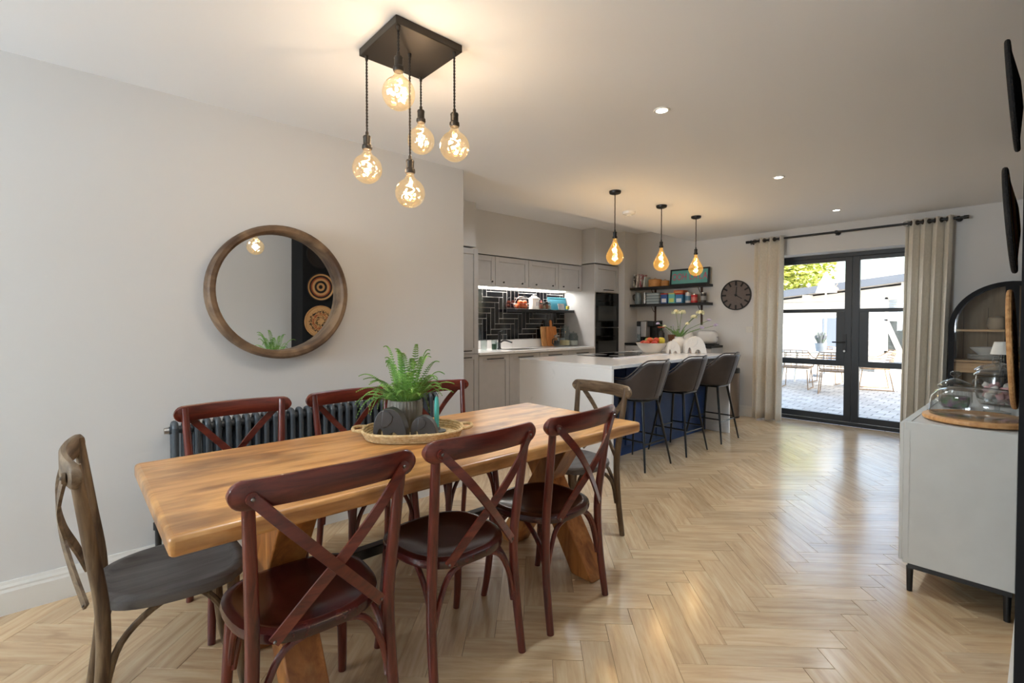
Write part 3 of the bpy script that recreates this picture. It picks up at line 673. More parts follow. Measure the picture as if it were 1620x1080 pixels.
for i in range(64):
    az = 2*PI*(i*.381966)+rn.uniform(-.2,.2); k = i/64
    L_ = rn.uniform(.20,.31)*(1.0 if k > .25 else .75); rise = rn.uniform(.03,.14) if k > .35 else rn.uniform(.14,.25)
    if k <= .3: L_ *= .6
    dr = rn.uniform(.5,1.5) if k > .35 else rn.uniform(.1,.5)
    if -1.6 < (az+PI) % (2*PI)-PI < 1.1: dr *= .25; rise += .05; L_ *= .9      # fronds arch clear of the figurines and candle
    frond(az, L_, rise, dr, rn.uniform(.022,.032)).build('frond', FERN, fp, smooth=0)
# elephants
ELE = mat('dark_stoneware', (64,62,62), .36, c2=(70,68,68), sc=20)
def elephant(name, label, loc, rz, h, wd, dp, M1, M2, group, inner=None):
    """rounded abstract elephant facing local -x; two arches under the body"""
    t = thing(name, label, 'figurine', loc, rz, group)
    def arch(c, r, hh, n=7): return [(c+r, 0)] + [(c+r*math.cos(PI*i/n), hh*math.sin(PI*i/n)) for i in range(1, n)] + [(c-r, 0)]
    out = [(-.50,0),(-.52,.25),(-.50,.5),(-.44,.72),(-.33,.88),(-.18,.97),(-.02,1.0),(.12,.96),(.25,.86),(.36,.70),(.44,.50),(.49,.25),(.52,0)]
    out += arch(.10, .14, .22) + arch(-.30, .09, .34)
    m = Matrix(((wd,0,0,0),(0,0,dp,0),(0,h,0,0),(0,0,0,1)))
    MB().prism(out, -.5, .5, m).build('body', M1, t, bevel=min(wd,dp)*.16, seg=4, smooth=60)
    ear = [(-.22,.94),(-.02,.90),(.10,.74),(.06,.56),(-.06,.42),(-.20,.36),(-.27,.42),(-.25,.62)]
    for s in (-1, 1):
        me = Matrix(((wd,0,0,0),(0,0,dp,0),(0,h,0,0),(0,0,0,1)))
        lo, hi = (.46,.56) if s > 0 else (-.56,-.46)
        MB().prism(ear, lo, hi, me).build('ear', M1, t, bevel=.005, seg=3, smooth=60)
    if inner:
        for c, r in ((.10,.14),(-.30,.09)):
            MB().tube([(wd*(c+r*math.cos(PI*i/8)), 0, h*(.24 if c > 0 else .36)*math.sin(PI*i/8)+.002) for i in range(9)], dp*.05, 6).build('arch_lining', inner, t)
    return t
EG = 'black elephant pair on the table tray'
elephant('elephant_figurine', 'larger matt black elephant figurine on the wicker tray', (-1.955, 1.055, ZT+.0085), .80, .135, .145, .06, ELE, ELE, EG)
elephant('elephant_figurine', 'smaller matt black elephant figurine on the wicker tray beside the candle', (-1.868, 1.172, ZT+.0085), .80, .098, .115, .05, ELE, ELE, EG)
cd = thing('taper_candle', 'turquoise taper candle in a small dark holder on the wicker tray', 'candle', (-1.925, 1.272, ZT+.0085))
MB().lathe([(0,0),(.042,0),(.044,.006),(.018,.010),(.015,.022),(.0,.022)], 24).build('holder', mat('slate_holder', (92,94,92), .5), cd)
cn = MB().lathe([(0,.022),(.0105,.022),(.0115,.06),(.0115,.12),(.009,.155),(.004,.165),(0,.166)], 16).build('candle', mat('turquoise_wax', (88,190,178), .45), cd)
MB().tube([(0,0,.165),(.001,0,.174)], .001, 5).build('wick', OFFW, cn)

# ---------------------------------------------------------------- island
isl = thing('kitchen_island', 'white quartz waterfall island with a blue panelled body', 'island', (-3.04, 4.535, 0))
IX, IY = .57, 1.147
MB().box(-IX, -IY, .89, IX, IY, .92).build('worktop', QUARTZ, isl, bevel=.002)
for s in (-1, 1): MB().box(-IX, min(s*IY, s*(IY-.03)), 0, IX, max(s*IY, s*(IY-.03)), .8899).build('waterfall_end', QUARTZ, isl, bevel=.002)
MB().box(-IX+.03, -IY+.0305, .0, .29, IY-.0305, .8895).build('body', BLUE, isl, smooth=0)
for i in range(4):
    y = -IY+.05+i*.55; MB().box(.29, y, .09, .305, y+.53, .87).build('panel', BLUE, isl, bevel=.003)
for i in range(4):
    y = -IY+.05+i*.55; dr = MB().box(-IX+.01, y, .1, -IX+.03, y+.53, .87).build('door', CAB, isl, bevel=.003)
hob = thing('induction_hob', 'flat black glass induction hob set in the island worktop', 'hob', (-3.26, 4.62, .92))
MB().box(-.25, -.44, .0003, .25, .44, .006).build('glass', mat('black_glass', (8,8,9), .05), hob, bevel=.002)
MB().box(.252, -.44, .0003, .268, .44, .007).box(-.268, -.44, .0003, -.252, .44, .007).build('trim', CHROME, hob, smooth=0)
for x in (-.12, .12):
    for y in (-.22, .22): MB().lathe([(.085,.0061),(.087,.0061),(.087,.0064),(.085,.0064)], 32, c=(x,y,0)).build('zone_ring', mat('zone', (90,90,92), .4), hob, smooth=0)
tag(MB().box(-2.98, 4.10, .9203, -2.90, 5.08, .928).build('serving_board', mat('pale_board', (232,230,238), .2), bevel=.003), 'long slim white board lying beside the hob on the island', 'board')
# fruit bowl
bw_ = tag(MB().lathe([(0,.0),(.085,0),(.10,.006),(.15,.06),(.185,.115),(.188,.118),(.183,.118),(.145,.066),(.098,.016),(0,.012)], 40).build('fruit_bowl', mat('cream_bowl', (228,218,206), .4, bump=.2, bsc=60), loc=(-3.24, 5.25, .92)), 'wide cream fruit bowl on the island', 'bowl')
def fruit(name, label, loc, r, c, cat='fruit', sq=.92, group='fruit in the cream bowl'):
    o = thing(name, label, cat, loc, group=group)
    MB().lathe([(0,-r*sq)]+[(r*math.sin(PI*i/12), -r*sq*math.cos(PI*i/12)) for i in range(1,12)]+[(.003,r*sq*.93),(0,r*sq*.9)], 20).build('flesh', mat(name+'_skin', c, .35, c2=tuple(int(x*.85) for x in c), sc=9), o)
    MB().lathe([(0,r*sq*.86),(.005,r*sq*.88),(.003,r*sq*1.04),(0,r*sq*1.04)], 6).build('stalk', mat('stalk', (86,96,48), .7), o)
    return o
for i, (x, y, c) in enumerate(((-.085,-.05,(206,70,44)),(-.01,-.09,(214,84,44)),(.07,-.05,(200,58,40)),(-.045,.03,(222,96,48)),(.042,.035,(208,76,44)))):
    fruit('tomato', ['red tomato nearest the hob in the cream bowl','orange-red tomato at the front of the cream bowl','deep red tomato at the open-floor side of the bowl','topmost orange-red tomato in the cream bowl','orange-red tomato beside the lemons in the bowl'][i], (-3.24+x, 5.25+y, 1.030 if i < 3 else 1.066), .040, c)
for i, (x, y) in enumerate(((.105,.06),(.05,.115))): fruit('lemon', ['yellow lemon on the right of the cream bowl','yellow lemon at the back of the cream bowl'][i], (-3.24+x, 5.25+y, 1.062), .038, (220,200,60), sq=1.15)
for i, (x, y) in enumerate(((-.06,.10),(-.09,.05))): fruit('lime', ['pale green lime at the back of the cream bowl','pale green lime on the kitchen side of the bowl'][i], (-3.24+x, 5.25+y, 1.060), .033, (158,176,80), sq=1.05)
# white elephants and flowers
WEL = mat('glazed_white', (226,224,222), .22); COP = mat('copper_lining', (206,150,124), .35, metal=.6)
elephant('elephant_figurine', 'larger glossy white elephant figurine on the island', (-2.82, 5.51, .9205), .75, .205, .24, .10, WEL, WEL, 'white elephant pair on the island', COP)
elephant('elephant_figurine', 'smaller glossy white elephant figurine on the island beside the bowl', (-2.965, 5.27, .9205), .75, .15, .15, .075, WEL, WEL, 'white elephant pair on the island', COP)
vf = thing('flower_vase', 'white round vase of cut white and lilac flowers at the end of the island', 'vase', (-3.05, 5.56, .9205))
MB().lathe([(0,0),(.06,0),(.095,.05),(.10,.10),(.08,.15),(.05,.17),(.052,.19),(.044,.19),(.042,.17),(0,.16)], 28).build('vase', WEL, vf)
GST = mat('stem_green', (98,132,70), .6); PETW = mat('cream_petals', (226,226,190), .6); PETL = mat('lilac_petals', (196,182,212), .6)
rf = random.Random(5)
for (dx, dy, z, c, r) in ((-.06,.02,.50,PETW,.05),(.02,.03,.50,PETW,.045),(.20,.14,.49,PETW,.05),(.15,.08,.44,PETW,.04),(.28,.20,.40,PETL,.03),(.34,.26,.34,PETL,.03),(-.22,-.12,.36,PETL,.025),(-.14,-.10,.33,PETW,.022),(.10,.02,.36,PETW,.03),(.24,.10,.31,PETL,.028)):
    st = MB().tube(bez([(0,0,.15),(dx*.3,dy*.3,.15+(z-.15)*.5),(dx,dy,z-.01)], 6), .0028, 6).build('stem', GST, vf)
    mb = MB()
    for i in range(46):
        a = rf.random()*2*PI; b = rf.random()*PI*.62; d = Vector((math.sin(b)*math.cos(a), math.sin(b)*math.sin(a), math.cos(b)*.7)); p = Vector((dx,dy,z-.01))+d*r
        s1 = d.orthogonal().normalized()*r*.28; s2 = d.cross(s1)
        mb.add([p-s1, p-s2, p+s1, p+s2], [(0,1,2,3)])
    mb.lathe([(0,-.01),(r*.6,0),(r*.5,r*.4),(0,r*.55)], 10, c=(dx,dy,z-.01)).build('bloom', c, st, smooth=0)
for i in range(9):
    a = rf.random()*2*PI; ln = .12+.1*rf.random(); d = Vector((math.cos(a),math.sin(a),.9)).normalized(); s = d.cross(Vector((0,0,1))).normalized()*.022; o = Vector((0,0,.17))
    MB().add([o, o+d*ln*.5+s, o+d*ln, o+d*ln*.5-s], [(0,1,2,3)]).build('leaf', GST, vf, solid=.001, smooth=0)

# ---------------------------------------------------------------- bar stools
LEA = mat('brown_grey_leather', (48,38,36), .46, c2=(64,54,51), sc=5, bump=.12, bsc=160, sheen=.25)
LEGM = mat('stool_leg_black', (14,14,15), .3, spec=.6)
def stool():
    t = thing('bar_stool', '', 'bar stool', group='leather bar stools at the island')
    A = math.radians(128)
    def prof(u): 
        k = abs(u*2-1); s = max(0, min(1, (k-.30)/.42)); s = s*s*(3-2*s); return .945-.165*s
    def fn(u, v):
        a = -A+2*A*u; top = prof(u); z = .615+(top-.615)*v; fl = .165+.060*v**.8
        back = max(0, math.cos(a)); x = math.sin(a)*(fl+.012); y = -math.cos(a)*(fl-.0)-.05*back*v
        if abs(a) > PI/2: y = -math.cos(a)*(fl+.06)
        return Vector((x, y, z))
    MB().grid(fn, 36, 8).build('shell', LEA, t, solid=.034, subd=1, smooth=80)
    MB().lathe([(0,.60),(.14,.60),(.185,.615),(.20,.645),(.195,.675),(.165,.692),(0,.698)], 32, sy=1.06, c=(0,.015,0)).build('seat_cushion', LEA, t, smooth=80)
    MB().tube([fn(u, 1) + Vector((0,0,.016)) for u in [i/40 for i in range(41)]], .006, 6).build('piping', LEA, t)
    for s in (-.055, .055): MB().tube([fn(.5+s, v)+Vector((0,-.019,0)) for v in (.02,.25,.5,.75,.98)], .0025, 6).build('seam', mat('seam', (44,38,36), .7) if s < 0 else bpy.data.materials['seam'], t)
    MB().box(-.13, -.13, .585, .13, .13, .602).build('base_plate', LEGM, t, bevel=.004)
    C = {}
    for sx in (-1, 1):
        for sy in (-1, 1):
            a = Vector((sx*.115, sy*.115, .59)); b = Vector((sx*.212, sy*.205, .0)); C[sx,sy] = a+(b-a)*.60
            MB().tube([a, a+(b-a)*.5, b], [.013,.0115,.008], 10).build('leg', LEGM, t)
    for p, q in (((-1,-1),(1,-1)),((1,-1),(1,1)),((1,1),(-1,1)),((-1,1),(-1,-1))):
        zz = Vector((0,0,.012 if p[0] == q[0] else -.01)); MB().tube([C[p]+zz, C[q]+zz], .0075, 8).build('foot_rail', LEGM, t)
    return t
s0 = stool(); note_kids(s0)
for i, (y, lb) in enumerate(((3.835,'brown-grey leather bar stool at the island end nearest the dining table'),(4.545,'brown-grey leather bar stool in the middle of the three at the island'),(5.285,'brown-grey leather bar stool at the island end nearest the steel bin'))):
    place(s0 if i == 0 else copy_tree(s0), (-2.498, y, 0), PI/2, lb)
# ---------------------------------------------------------------- kitchen units
def shaker(mb, x, y0, y1, z0, z1, fr=.065, th=.02):
    """door front facing +x with outer face at x+th"""
    mb.box(x, y0, z0, x+th, y0+fr, z1).box(x, y1-fr, z0, x+th, y1, z1).box(x, y0+fr, z0, x+th, y1-fr, z0+fr).box(x, y0+fr, z1-fr, x+th, y1-fr, z1).box(x, y0+fr, z0+fr, x+th*.55, y1-fr, z1-fr)
    return mb
XF = -4.61
def bar(x, ya, yb, z): return MB().tube([(x,ya,z),(x+.022,ya,z)], .004, 6).tube([(x,yb,z),(x+.022,yb,z)], .004, 6).tube([(x+.024,ya-.012,z),(x+.024,yb+.012,z)], .006, 8)
yb = [3.65, 4.151, 4.70, 5.29, 5.876]
nm = ['grey shaker base cabinet beside the tall larder unit, left of the sink','grey shaker base cabinet under the black tap','grey shaker base cabinet below the kitchen shelf','grey shaker base cabinet next to the oven tower']
for i in range(4):
    c = thing('base_cabinet', nm[i], 'cabinet', (0,0,0), group='grey base cabinets')
    a, b = yb[i], yb[i+1]
    MB().box(-5.215, a+.001, .1, XF-.021, b-.001, .888).build('carcass', CAB, c, smooth=0)
    MB().box(-5.1, a+.001, 0, XF-.07, b-.001, .0995).build('plinth', CAB, c, smooth=0)
    d = shaker(MB(), XF-.02, a+.003, b-.003, .11, .88).build('door', CAB, c, bevel=.002)
    m_ = (a+b)/2; bar(XF, m_-.12, m_+.12, .838).build('handle', BLACK, d)
wt = tag(MB().box(-5.215, 3.652, .889, XF+.02, 5.874, .92).build('worktop', QUARTZ, bevel=.002), 'white quartz worktop along the kitchen wall', 'worktop')
MB().box(-5.215, 3.652, .9201, -5.195, 5.874, 1.035).build('upstand', QUARTZ, wt, smooth=0)
MB().box(-5.02, 4.30, .9203, -4.72, 4.78, .922).build('sink_shade_sheet', mat('sink_shadow', (46,44,44), .3, metal=.6), wt, smooth=0)  # dark sheet on the worktop standing in for the shade inside the sink
tl = thing('tall_larder_unit', 'tall grey larder cupboard behind the mirror wall corner', 'cabinet', (0,0,0))
MB().box(-5.215, 2.31, .1, XF-.021, 3.648, 2.17).build('carcass', CAB, tl, smooth=0)
MB().box(-5.1, 2.31, 0, XF-.07, 3.648, .0995).build('plinth', CAB, tl, smooth=0)
for a, b in ((2.32,2.98),(2.985,3.645)):
    for z0, z1, hz in ((.11,.905,.87),(.915,2.165,.95)):
        d = shaker(MB(), XF-.02, a, b, z0, z1).build('door', CAB, tl, bevel=.002); m_ = b-.2; bar(XF, m_-.07, m_+.07, hz).build('handle', BLACK, d)
struct(MB().box(-5.22, 2.297, 2.19, XF-.01, 3.62, HK).build('trim_1', KWALL, smooth=0))
struct(MB().box(-5.22, 3.62, 2.165, -4.87, 5.90, HK).build('trim_2', KWALL, smooth=0))
struct(MB().box(-5.22, 5.90, 2.19, XF-.01, 6.499, HK).build('trim_3', KWALL, smooth=0))
un = [3.652, 4.119, 4.726, 5.34, 5.872]
nm = ['grey wall cupboard above the sink side, half hidden by the larder unit','wide grey wall cupboard above the black tap','wide grey wall cupboard above the orange wire basket','grey wall cupboard beside the oven tower']
for i in range(4):
    c = thing('wall_cupboard', nm[i], 'cupboard', (0,0,0), group='grey wall cupboards')
    a, b = un[i], un[i+1]
    MB().box(-5.215, a+.001, 1.775, -4.871, b-.001, 2.15).build('carcass', CAB, c, smooth=0)
    d = shaker(MB(), -4.87, a+.003, b-.003, 1.765, 2.145).build('door', CAB, c, bevel=.002)
    for y in ((a+b)/2-.17, (a+b)/2+.17)[(1 if i == 0 else 0):]:
        MB().lathe([(0,0),(.005,0),(.005,.012),(.012,.016),(.012,.022),(0,.024)], 12, m=Matrix.Rotation(PI/2,3,'Y')).build('knob', BLACK, d, loc=(-4.85, y, 1.815))
# under-cupboard strip lamp
sl_ = tag(MB().box(-5.19, 3.70, 1.764, -5.165, 5.85, 1.7745).build('strip_light', emit('strip_lens', (255,248,236), 6), smooth=0), 'bright light strip under the grey wall cupboards', 'light strip')
light('strip_beam', 'AREA', (-5.12, 4.78, 1.752), 8, (1, .96, .90), shape='RECTANGLE', size=.04, size_y=2.1)
# tiles
TILE = mat('black_glazed_tile', (10,11,14), .08, bump=.05, bsc=8, rnd=.3)
GROUT = mat('pale_grout', (190,188,184), .9)
sp = struct(MB().box(-5.219, 3.652, 1.036, -5.208, 5.874, 1.774).build('wall_splashback', GROUT, smooth=0), 'black herringbone tiled splashback')
tw, tl_ = .075, .30; Y0, Z0 = 3.66, 1.04
def tile(y0_, z0_, y1_, z1_):
    y0_, y1_ = max(y0_, 3.655), min(y1_, 5.871); z0_, z1_ = max(z0_, 1.037), min(z1_, 1.756)
    if y1_-y0_ < .008 or z1_-z0_ < .008: return
    g = .004; MB().box(-5.208, y0_+g, z0_+g, -5.203, y1_-g, z1_-g).build('tile', TILE, sp, smooth=0)
for j in range(-6, 14):
    for k in range(-40, 60):
        u, v = k*tw+j*tl_, k*tw-j*tl_
        tile(Y0+u, Z0+v, Y0+u+tl_, Z0+v+tw)
        u, v = k*tw+j*tl_+tl_, (k+1)*tw-j*tl_-tl_
        tile(Y0+u, Z0+v, Y0+u+tw, Z0+v+tl_)
# oven tower
ot = thing('oven_tower', 'tall grey oven housing with black built-in ovens', 'oven unit', (0,0,0))
MB().box(-5.215, 5.9055, .1, XF-.021, 6.498, 2.17).build('carcass', CAB, ot, smooth=0)
MB().box(-5.215, 5.88, .1, XF, 5.905, 2.17).build('side_panel', CAB, ot, smooth=0)
MB().box(-5.1, 5.88, 0, XF-.07, 6.498, .0995).build('plinth', CAB, ot, smooth=0)
d = shaker(MB(), XF-.02, 5.908, 6.495, 1.75, 2.165).build('door', CAB, ot, bevel=.002); bar(XF, 6.10, 6.32, 1.785).build('handle', BLACK, d)
d = shaker(MB(), XF-.02, 5.908, 6.495, .11, .62).build('door', CAB, ot, bevel=.002); bar(XF, 6.10, 6.32, .58).build('handle', BLACK, d)
BG = mat('oven_glass', (9,9,10), .1)
for z0, z1, lb in ((.635,1.20,'oven'),(1.21,1.74,'upper_oven')):
    ov = MB().box(XF-.02, 5.908, z0, XF+.004, 6.495, z1).build('oven', BG, ot, bevel=.003)
    MB().box(XF+.004, 5.97, z0+.1, XF+.006, 6.43, z1-.2).build('window', mat('oven_window_'+lb, (58,60,60), .15), ov, smooth=0)
    bar(XF+.004, 6.0, 6.4, z1-.13).build('handle', BG, ov)
# tap, glasses and jars on the worktop
tp = tag(MB().tube([(-5.05,4.36,.9205),(-5.05,4.36,1.16)], .019, 12).tube(bez([(-5.05,4.36,1.0),(-4.98,4.39,1.04),(-4.86,4.42,1.015)],5), .011, 10).lathe([(0,0),(.03,0),(.028,.012),(0,.012)], 16, c=(-5.05,4.36,.9205)).build('tap', BLACK), 'matt black kitchen tap by the sink', 'tap')
MB().tube([(-5.05,4.36,1.155),(-5.05,4.41,1.17)], .008, 8).build('lever', BLACK, tp)
def jar(name, label, loc, r, h, fill=None, fillh=0, lid=None, cat='jar', group=None, G_=None):
    t = thing(name, label, cat, loc, group=group)
    MB().lathe([(0,.003),(r*.9,.003),(r,.012),(r,h*.8),(r*.8,h*.92),(r*.8,h),(r*.78,h),(r*.78,h*.92),(r*.96,h*.8),(r*.96,.016),(0,.010)], 28).build('glass', G_ or JAR, t, smooth=60)
    if fill: MB().lathe([(0,.014),(r*.93,.016),(r*.93,fillh),(r*.5,fillh*1.04),(0,fillh*1.02)], 20).build('contents', fill, t)
    if lid: MB().lathe([(0,h),(r*.84,h),(r*.84,h+.012),(r*.3,h+.016),(r*.15,h+.02),(r*.2,h+.034),(0,h+.04)], 24).build('lid', lid, t, smooth=60)
    return t
def tumbler(label, loc, r, h, fill=None):
    t = thing('drinking_glass', label, 'glass', loc, group='tumblers by the sink')
    MB().lathe([(0,.002),(r*.85,.002),(r,h),(r*.95,h),(r*.8,.012),(0,.010)], 20).build('glass', JAR, t, smooth=60)
    if fill: MB().lathe([(0,.013),(r*.78,.013),(r*.88,h*.62),(0,h*.62)], 16).build('contents', fill, t)
tumbler('clear tumbler by the sink, nearest the larder unit', (-4.86,3.93,.92), .045, .15)
tumbler('clear tumbler holding green liquid by the black tap', (-4.84,4.09,.92), .04, .14, mat('green_soap', (40,96,58), .3))
tumbler('small clear tumbler right against the black tap', (-4.92,4.22,.92), .035, .10)
BOARD = wood('chopping_board', (196,120,56), (160,88,36), (216,146,84), 'z', 3, .5)
BOARD2 = wood('chopping_board_pale', (214,160,104), (184,124,70), (226,180,128), 'z', 3, .5)
def cboard(label, y, w_, h_, m_, handle, x):
    o = thing('chopping_board', label, 'chopping board', (x, y, .9240), group='chopping boards on the worktop'); R_ = Matrix.Rotation(-.14, 4, 'Y')
    K = R_ @ Matrix(((0,0,1,0),(1,0,0,0),(0,1,0,0),(0,0,0,1)))
    MB().prism([(p[0], p[1]+h_/2) for p in rrect(w_, h_, .03)], -.009, .009, K).build('board', m_, o, bevel=.003)
    if handle: MB().prism([(p[0], p[1]+h_+.045) for p in rrect(.05, .11, .024)], -.009, .009, K).build('handle', m_, o, bevel=.003)
cboard('pale wooden chopping board leaning on the splashback', 5.40, .26, .30, BOARD2, False, -5.12)
cboard('orange-brown wooden paddle board with handle, leaning on the splashback', 5.46, .22, .30, BOARD, True, -5.075)
jar('glass_jar', 'tall clear glass jar on the worktop beside the chopping boards', (-4.98,5.62,.9205), .085, .30, mat('pasta', (214,190,140), .8), .09, JAR, group='jars on the worktop')
jar('glass_jar', 'short wide glass jar with white contents next to the oven tower', (-4.95,5.79,.9205), .075, .19, mat('flour', (226,222,214), .9), .08, JAR, group='jars on the worktop')
caf = jar('cafetiere', 'glass cafetiere of black coffee in front of the chopping boards', (-4.92,5.38,.9205), .05, .16, mat('coffee', (22,14,10), .3), .09, STEEL, 'cafetiere')
MB().tube(bez([(0,-.05,.12),(0,-.09,.11),(0,-.09,.05),(0,-.05,.04)],5), .007, 8).build('handle', BLACK, caf)
# kitchen shelf
ks = tag(MB().box(-5.202, 4.64, 1.435, -5.0, 5.87, 1.475).build('kitchen_shelf', BLACK, bevel=.002), 'black floating shelf across the tiled splashback', 'shelf')
ZS = 1.4755
wb = thing('wire_basket', 'small wire basket at the left end of the kitchen shelf', 'basket', (-5.10, 4.82, ZS))
for r, z in ((.07,.003),(.085,.04),(.095,.075)): MB().tube([(r*math.cos(a), r*1.5*math.sin(a), z) for a in [2*PI*i/28 for i in range(28)]], .002, 5, closed=True).build('ring', STEEL, wb)
for i in range(14):
    a = 2*PI*i/14; MB().tube([(.07*math.cos(a),.105*math.sin(a),.003),(.095*math.cos(a),.1425*math.sin(a),.075)], .0015, 4).build('wire', STEEL, wb)
MB().tube(bez([(0,-.14,.075),(0,-.06,.17),(0,.06,.17),(0,.14,.075)],6), .002, 5).build('bail', STEEL, wb)
for i, (x, y, z) in enumerate(((0,-.075,.045),(.01,.0,.045),(0,.075,.045),(.02,-.04,.095),(.02,.045,.095),(-.03,.0,.10))):
    fruit('orange', ['orange at the near end of the wire basket','orange in the middle of the wire basket','orange at the far end of the wire basket','upper orange at the near end of the wire basket','upper orange at the far end of the wire basket','topmost red-orange fruit in the wire basket'][i], (-5.10+x, 4.82+y, ZS+z), .038, (226,100,40) if i < 5 else (206,66,40), group='oranges in the wire basket')
cn_ = thing('canister', 'white lantern-shaped canister on the kitchen shelf', 'canister', (-5.10, 5.08, ZS))
bc = MB().lathe([(0,0),(.075,0),(.08,.006),(.08,.15),(.085,.152),(.085,.165),(.045,.185),(.045,.20),(0,.205)], 6).build('body', WHITE, cn_, smooth=0)
MB().tube(arc((0,0,.20), .022, 0, PI, 8, 'yz'), .004, 6).build('ring_handle', STEELD, cn_)
MB().box(.07, -.02, .05, .073, .02, .11).build('badge', mat('badge_blue', (84,96,140), .6), cn_, smooth=0)
for i, (y, h, c, lb) in enumerate(((5.21,.13,(206,120,90),'small red-lidded spice jar next to the white canister'),(5.275,.11,(196,172,140),'small beige spice jar in the middle of the shelf'),(5.33,.14,(170,98,70),'small brown spice jar on the kitchen shelf'),(5.385,.12,(214,206,196),'small white spice jar beside the teal tray'))):
    jar('spice_jar', lb, (-5.08, y, ZS), .026, h*.8, mat('spice%d' % i, c, .8), h*.55, mat('spice_lid%d' % i, (150,60,50) if i == 0 else (60,56,54), .5), 'jar', 'spice jars on the kitchen shelf')
tt = thing('teal_tray', 'teal rectangular tin tray propped on the kitchen shelf', 'tray', (-5.13, 5.645, ZS)); K = Matrix.Rotation(-.22, 4, 'Y')
MB().box(-.006, -.21, 0, .006, .21, .19, K).build('panel', mat('teal_tin', (22,88,104), .5), tt, bevel=.003)
MB().box(.006, -.215, .0, .014, .215, .012, K).box(.006, -.215, .185, .014, .215, .197, K).build('rim', mat('teal_rim', (30,104,120), .4), tt, smooth=0)
tag(MB().box(-.003, -.07, 0, .003, .07, .10, Matrix.Translation((-5.065,5.65,ZS)) @ Matrix.Rotation(-.2,4,'Y')).build('picture_card', mat('pale_card', (206,200,196), .7, c2=(170,170,180), sc=14), smooth=0), 'small pale picture card propped against the teal tray', 'card')
jar('candle_jar', 'small yellow candle jar at the right end of the kitchen shelf', (-5.05, 5.77, ZS), .03, .075, mat('yellow_wax', (222,190,60), .5), .06)
# ---------------------------------------------------------------- coffee counter against the far wall
cc = thing('coffee_counter', 'shallow grey drawer unit with black top under the wall shelves', 'cabinet', (-3.79, 6.67, 0))
MB().box(-.70, -.15, .1, .70, .175, .93).build('carcass', CAB, cc, smooth=0)
MB().box(-.70, -.10, 0, .70, .17, .0995).build('plinth', CAB, cc, smooth=0)
MB().box(-.705, -.175, .9305, .705, .178, .962).build('black_top', BLACK, cc, bevel=.002)
for i in range(3):
    for z0, z1 in ((.11,.60),(.61,.92)):
        x = -.695+i*.465; dr = MB().box(x, -.168, z0, x+.458, -.151, z1).build('drawer', CAB, cc, bevel=.003)
        MB().tube([(x+.15,-.168,z1-.07),(x+.15,-.188,z1-.07),(x+.31,-.188,z1-.07),(x+.31,-.168,z1-.07)], .005, 6).build('handle', BLACK, dr)
ZC = .9625
cm = thing('coffee_machine', 'black and silver bean-to-cup coffee machine at the left of the counter', 'coffee machine', (-4.17, 6.66, ZC))
MB().box(-.15, -.10, .0, .15, .15, .03).box(-.15, .0, .03, .15, .15, .34).box(-.15, -.10, .26, .15, .15, .34).build('body', BLACK, cm, bevel=.012, seg=3)
MB().prism([(-.055,-.125),(.045,-.14),(.045,-.02),(-.055,-.02)], .10, .335).build('front_column', mat('satin_silver', (196,194,192), .4, metal=.6), cm, bevel=.006)
MB().lathe([(0,.09),(.012,.09),(.016,.12),(0,.12)], 10, c=(-.02,-.08,0)).lathe([(0,.09),(.012,.09),(.016,.12),(0,.12)], 10, c=(.02,-.08,0)).build('spout', BLACK, cm)
MB().box(-.14, -.14, .005, .14, -.02, .022).build('drip_tray', STEEL, cm, bevel=.003)
MB().lathe([(0,0),(.045,0),(.05,.06),(.04,.11),(.036,.11),(.045,.06),(0,.006)], 16, c=(-.105,-.07,.032)).build('water_jug', JAR, cm, smooth=60)
sv = thing('utensil_jar', 'dark jar holding dried orange flowers beside the coffee machine', 'jar', (-3.94, 6.66, ZC))
MB().lathe([(0,0),(.04,0),(.045,.02),(.045,.16),(.03,.18),(.03,.2),(0,.2)], 18).build('jar', mat('dark_jar', (54,50,50), .3), sv)
for i in range(7):
    a = 2*PI*i/7; s = MB().tube([(0,0,.19),(.04*math.cos(a),.03*math.sin(a),.24)], .002, 5).build('stem', GST, sv)
    MB().lathe([(0,-.012),(.02,0),(.022,.01),(0,.018)], 8, c=(.042*math.cos(a),.032*math.sin(a),.245)).build('flower', mat('dried_orange', (190,100,70), .8) if i == 0 else bpy.data.materials['dried_orange'], s)
bp_ = thing('plant_basket', 'brown woven basket with a small lilac plant on the coffee counter', 'basket', (-3.74, 6.67, ZC))
MB().lathe([(0,0),(.07,0),(.085,.10),(.09,.14),(.082,.14),(.076,.09),(0,.08)], 20).build('basket', mat('brown_wicker', (128,84,52), .85, c2=(88,54,32), sc=50, bump=.6, bsc=90), bp_)
for i in range(9):
    a = 2*PI*i/9; r = .05+.03*(i % 3); st = MB().tube(bez([(0,0,.08),(r*.6*math.cos(a),r*.5*math.sin(a),.17),(r*1.3*math.cos(a),r*.7*math.sin(a),.21+.02*(i % 4))],4), .002, 5).build('stem', GST, bp_)
    MB().lathe([(0,-.008),(.014,0),(0,.012)], 7, c=(r*1.3*math.cos(a),r*.7*math.sin(a),.215+.02*(i % 4))).build('bloom', PETL if i % 2 else GST, st)
ke = thing('toaster', 'rounded glossy white toaster with black base at the right of the counter', 'toaster', (-3.22, 6.66, ZC))
MB().box(-.13, -.085, .0, .13, .085, .02).build('base', BLACK, ke, bevel=.004)
MB().box(-.135, -.09, .02, .135, .09, .205).build('body', WEL, ke, bevel=.06, seg=5, smooth=60)
MB().box(-.09, -.035, .2035, .09, -.012, .2065).box(-.09, .012, .2035, .09, .035, .2065).build('slot', BLACK, ke, smooth=0)
MB().box(.133, -.012, .11, .150, .012, .125).build('lever', CHROME, ke, bevel=.002)
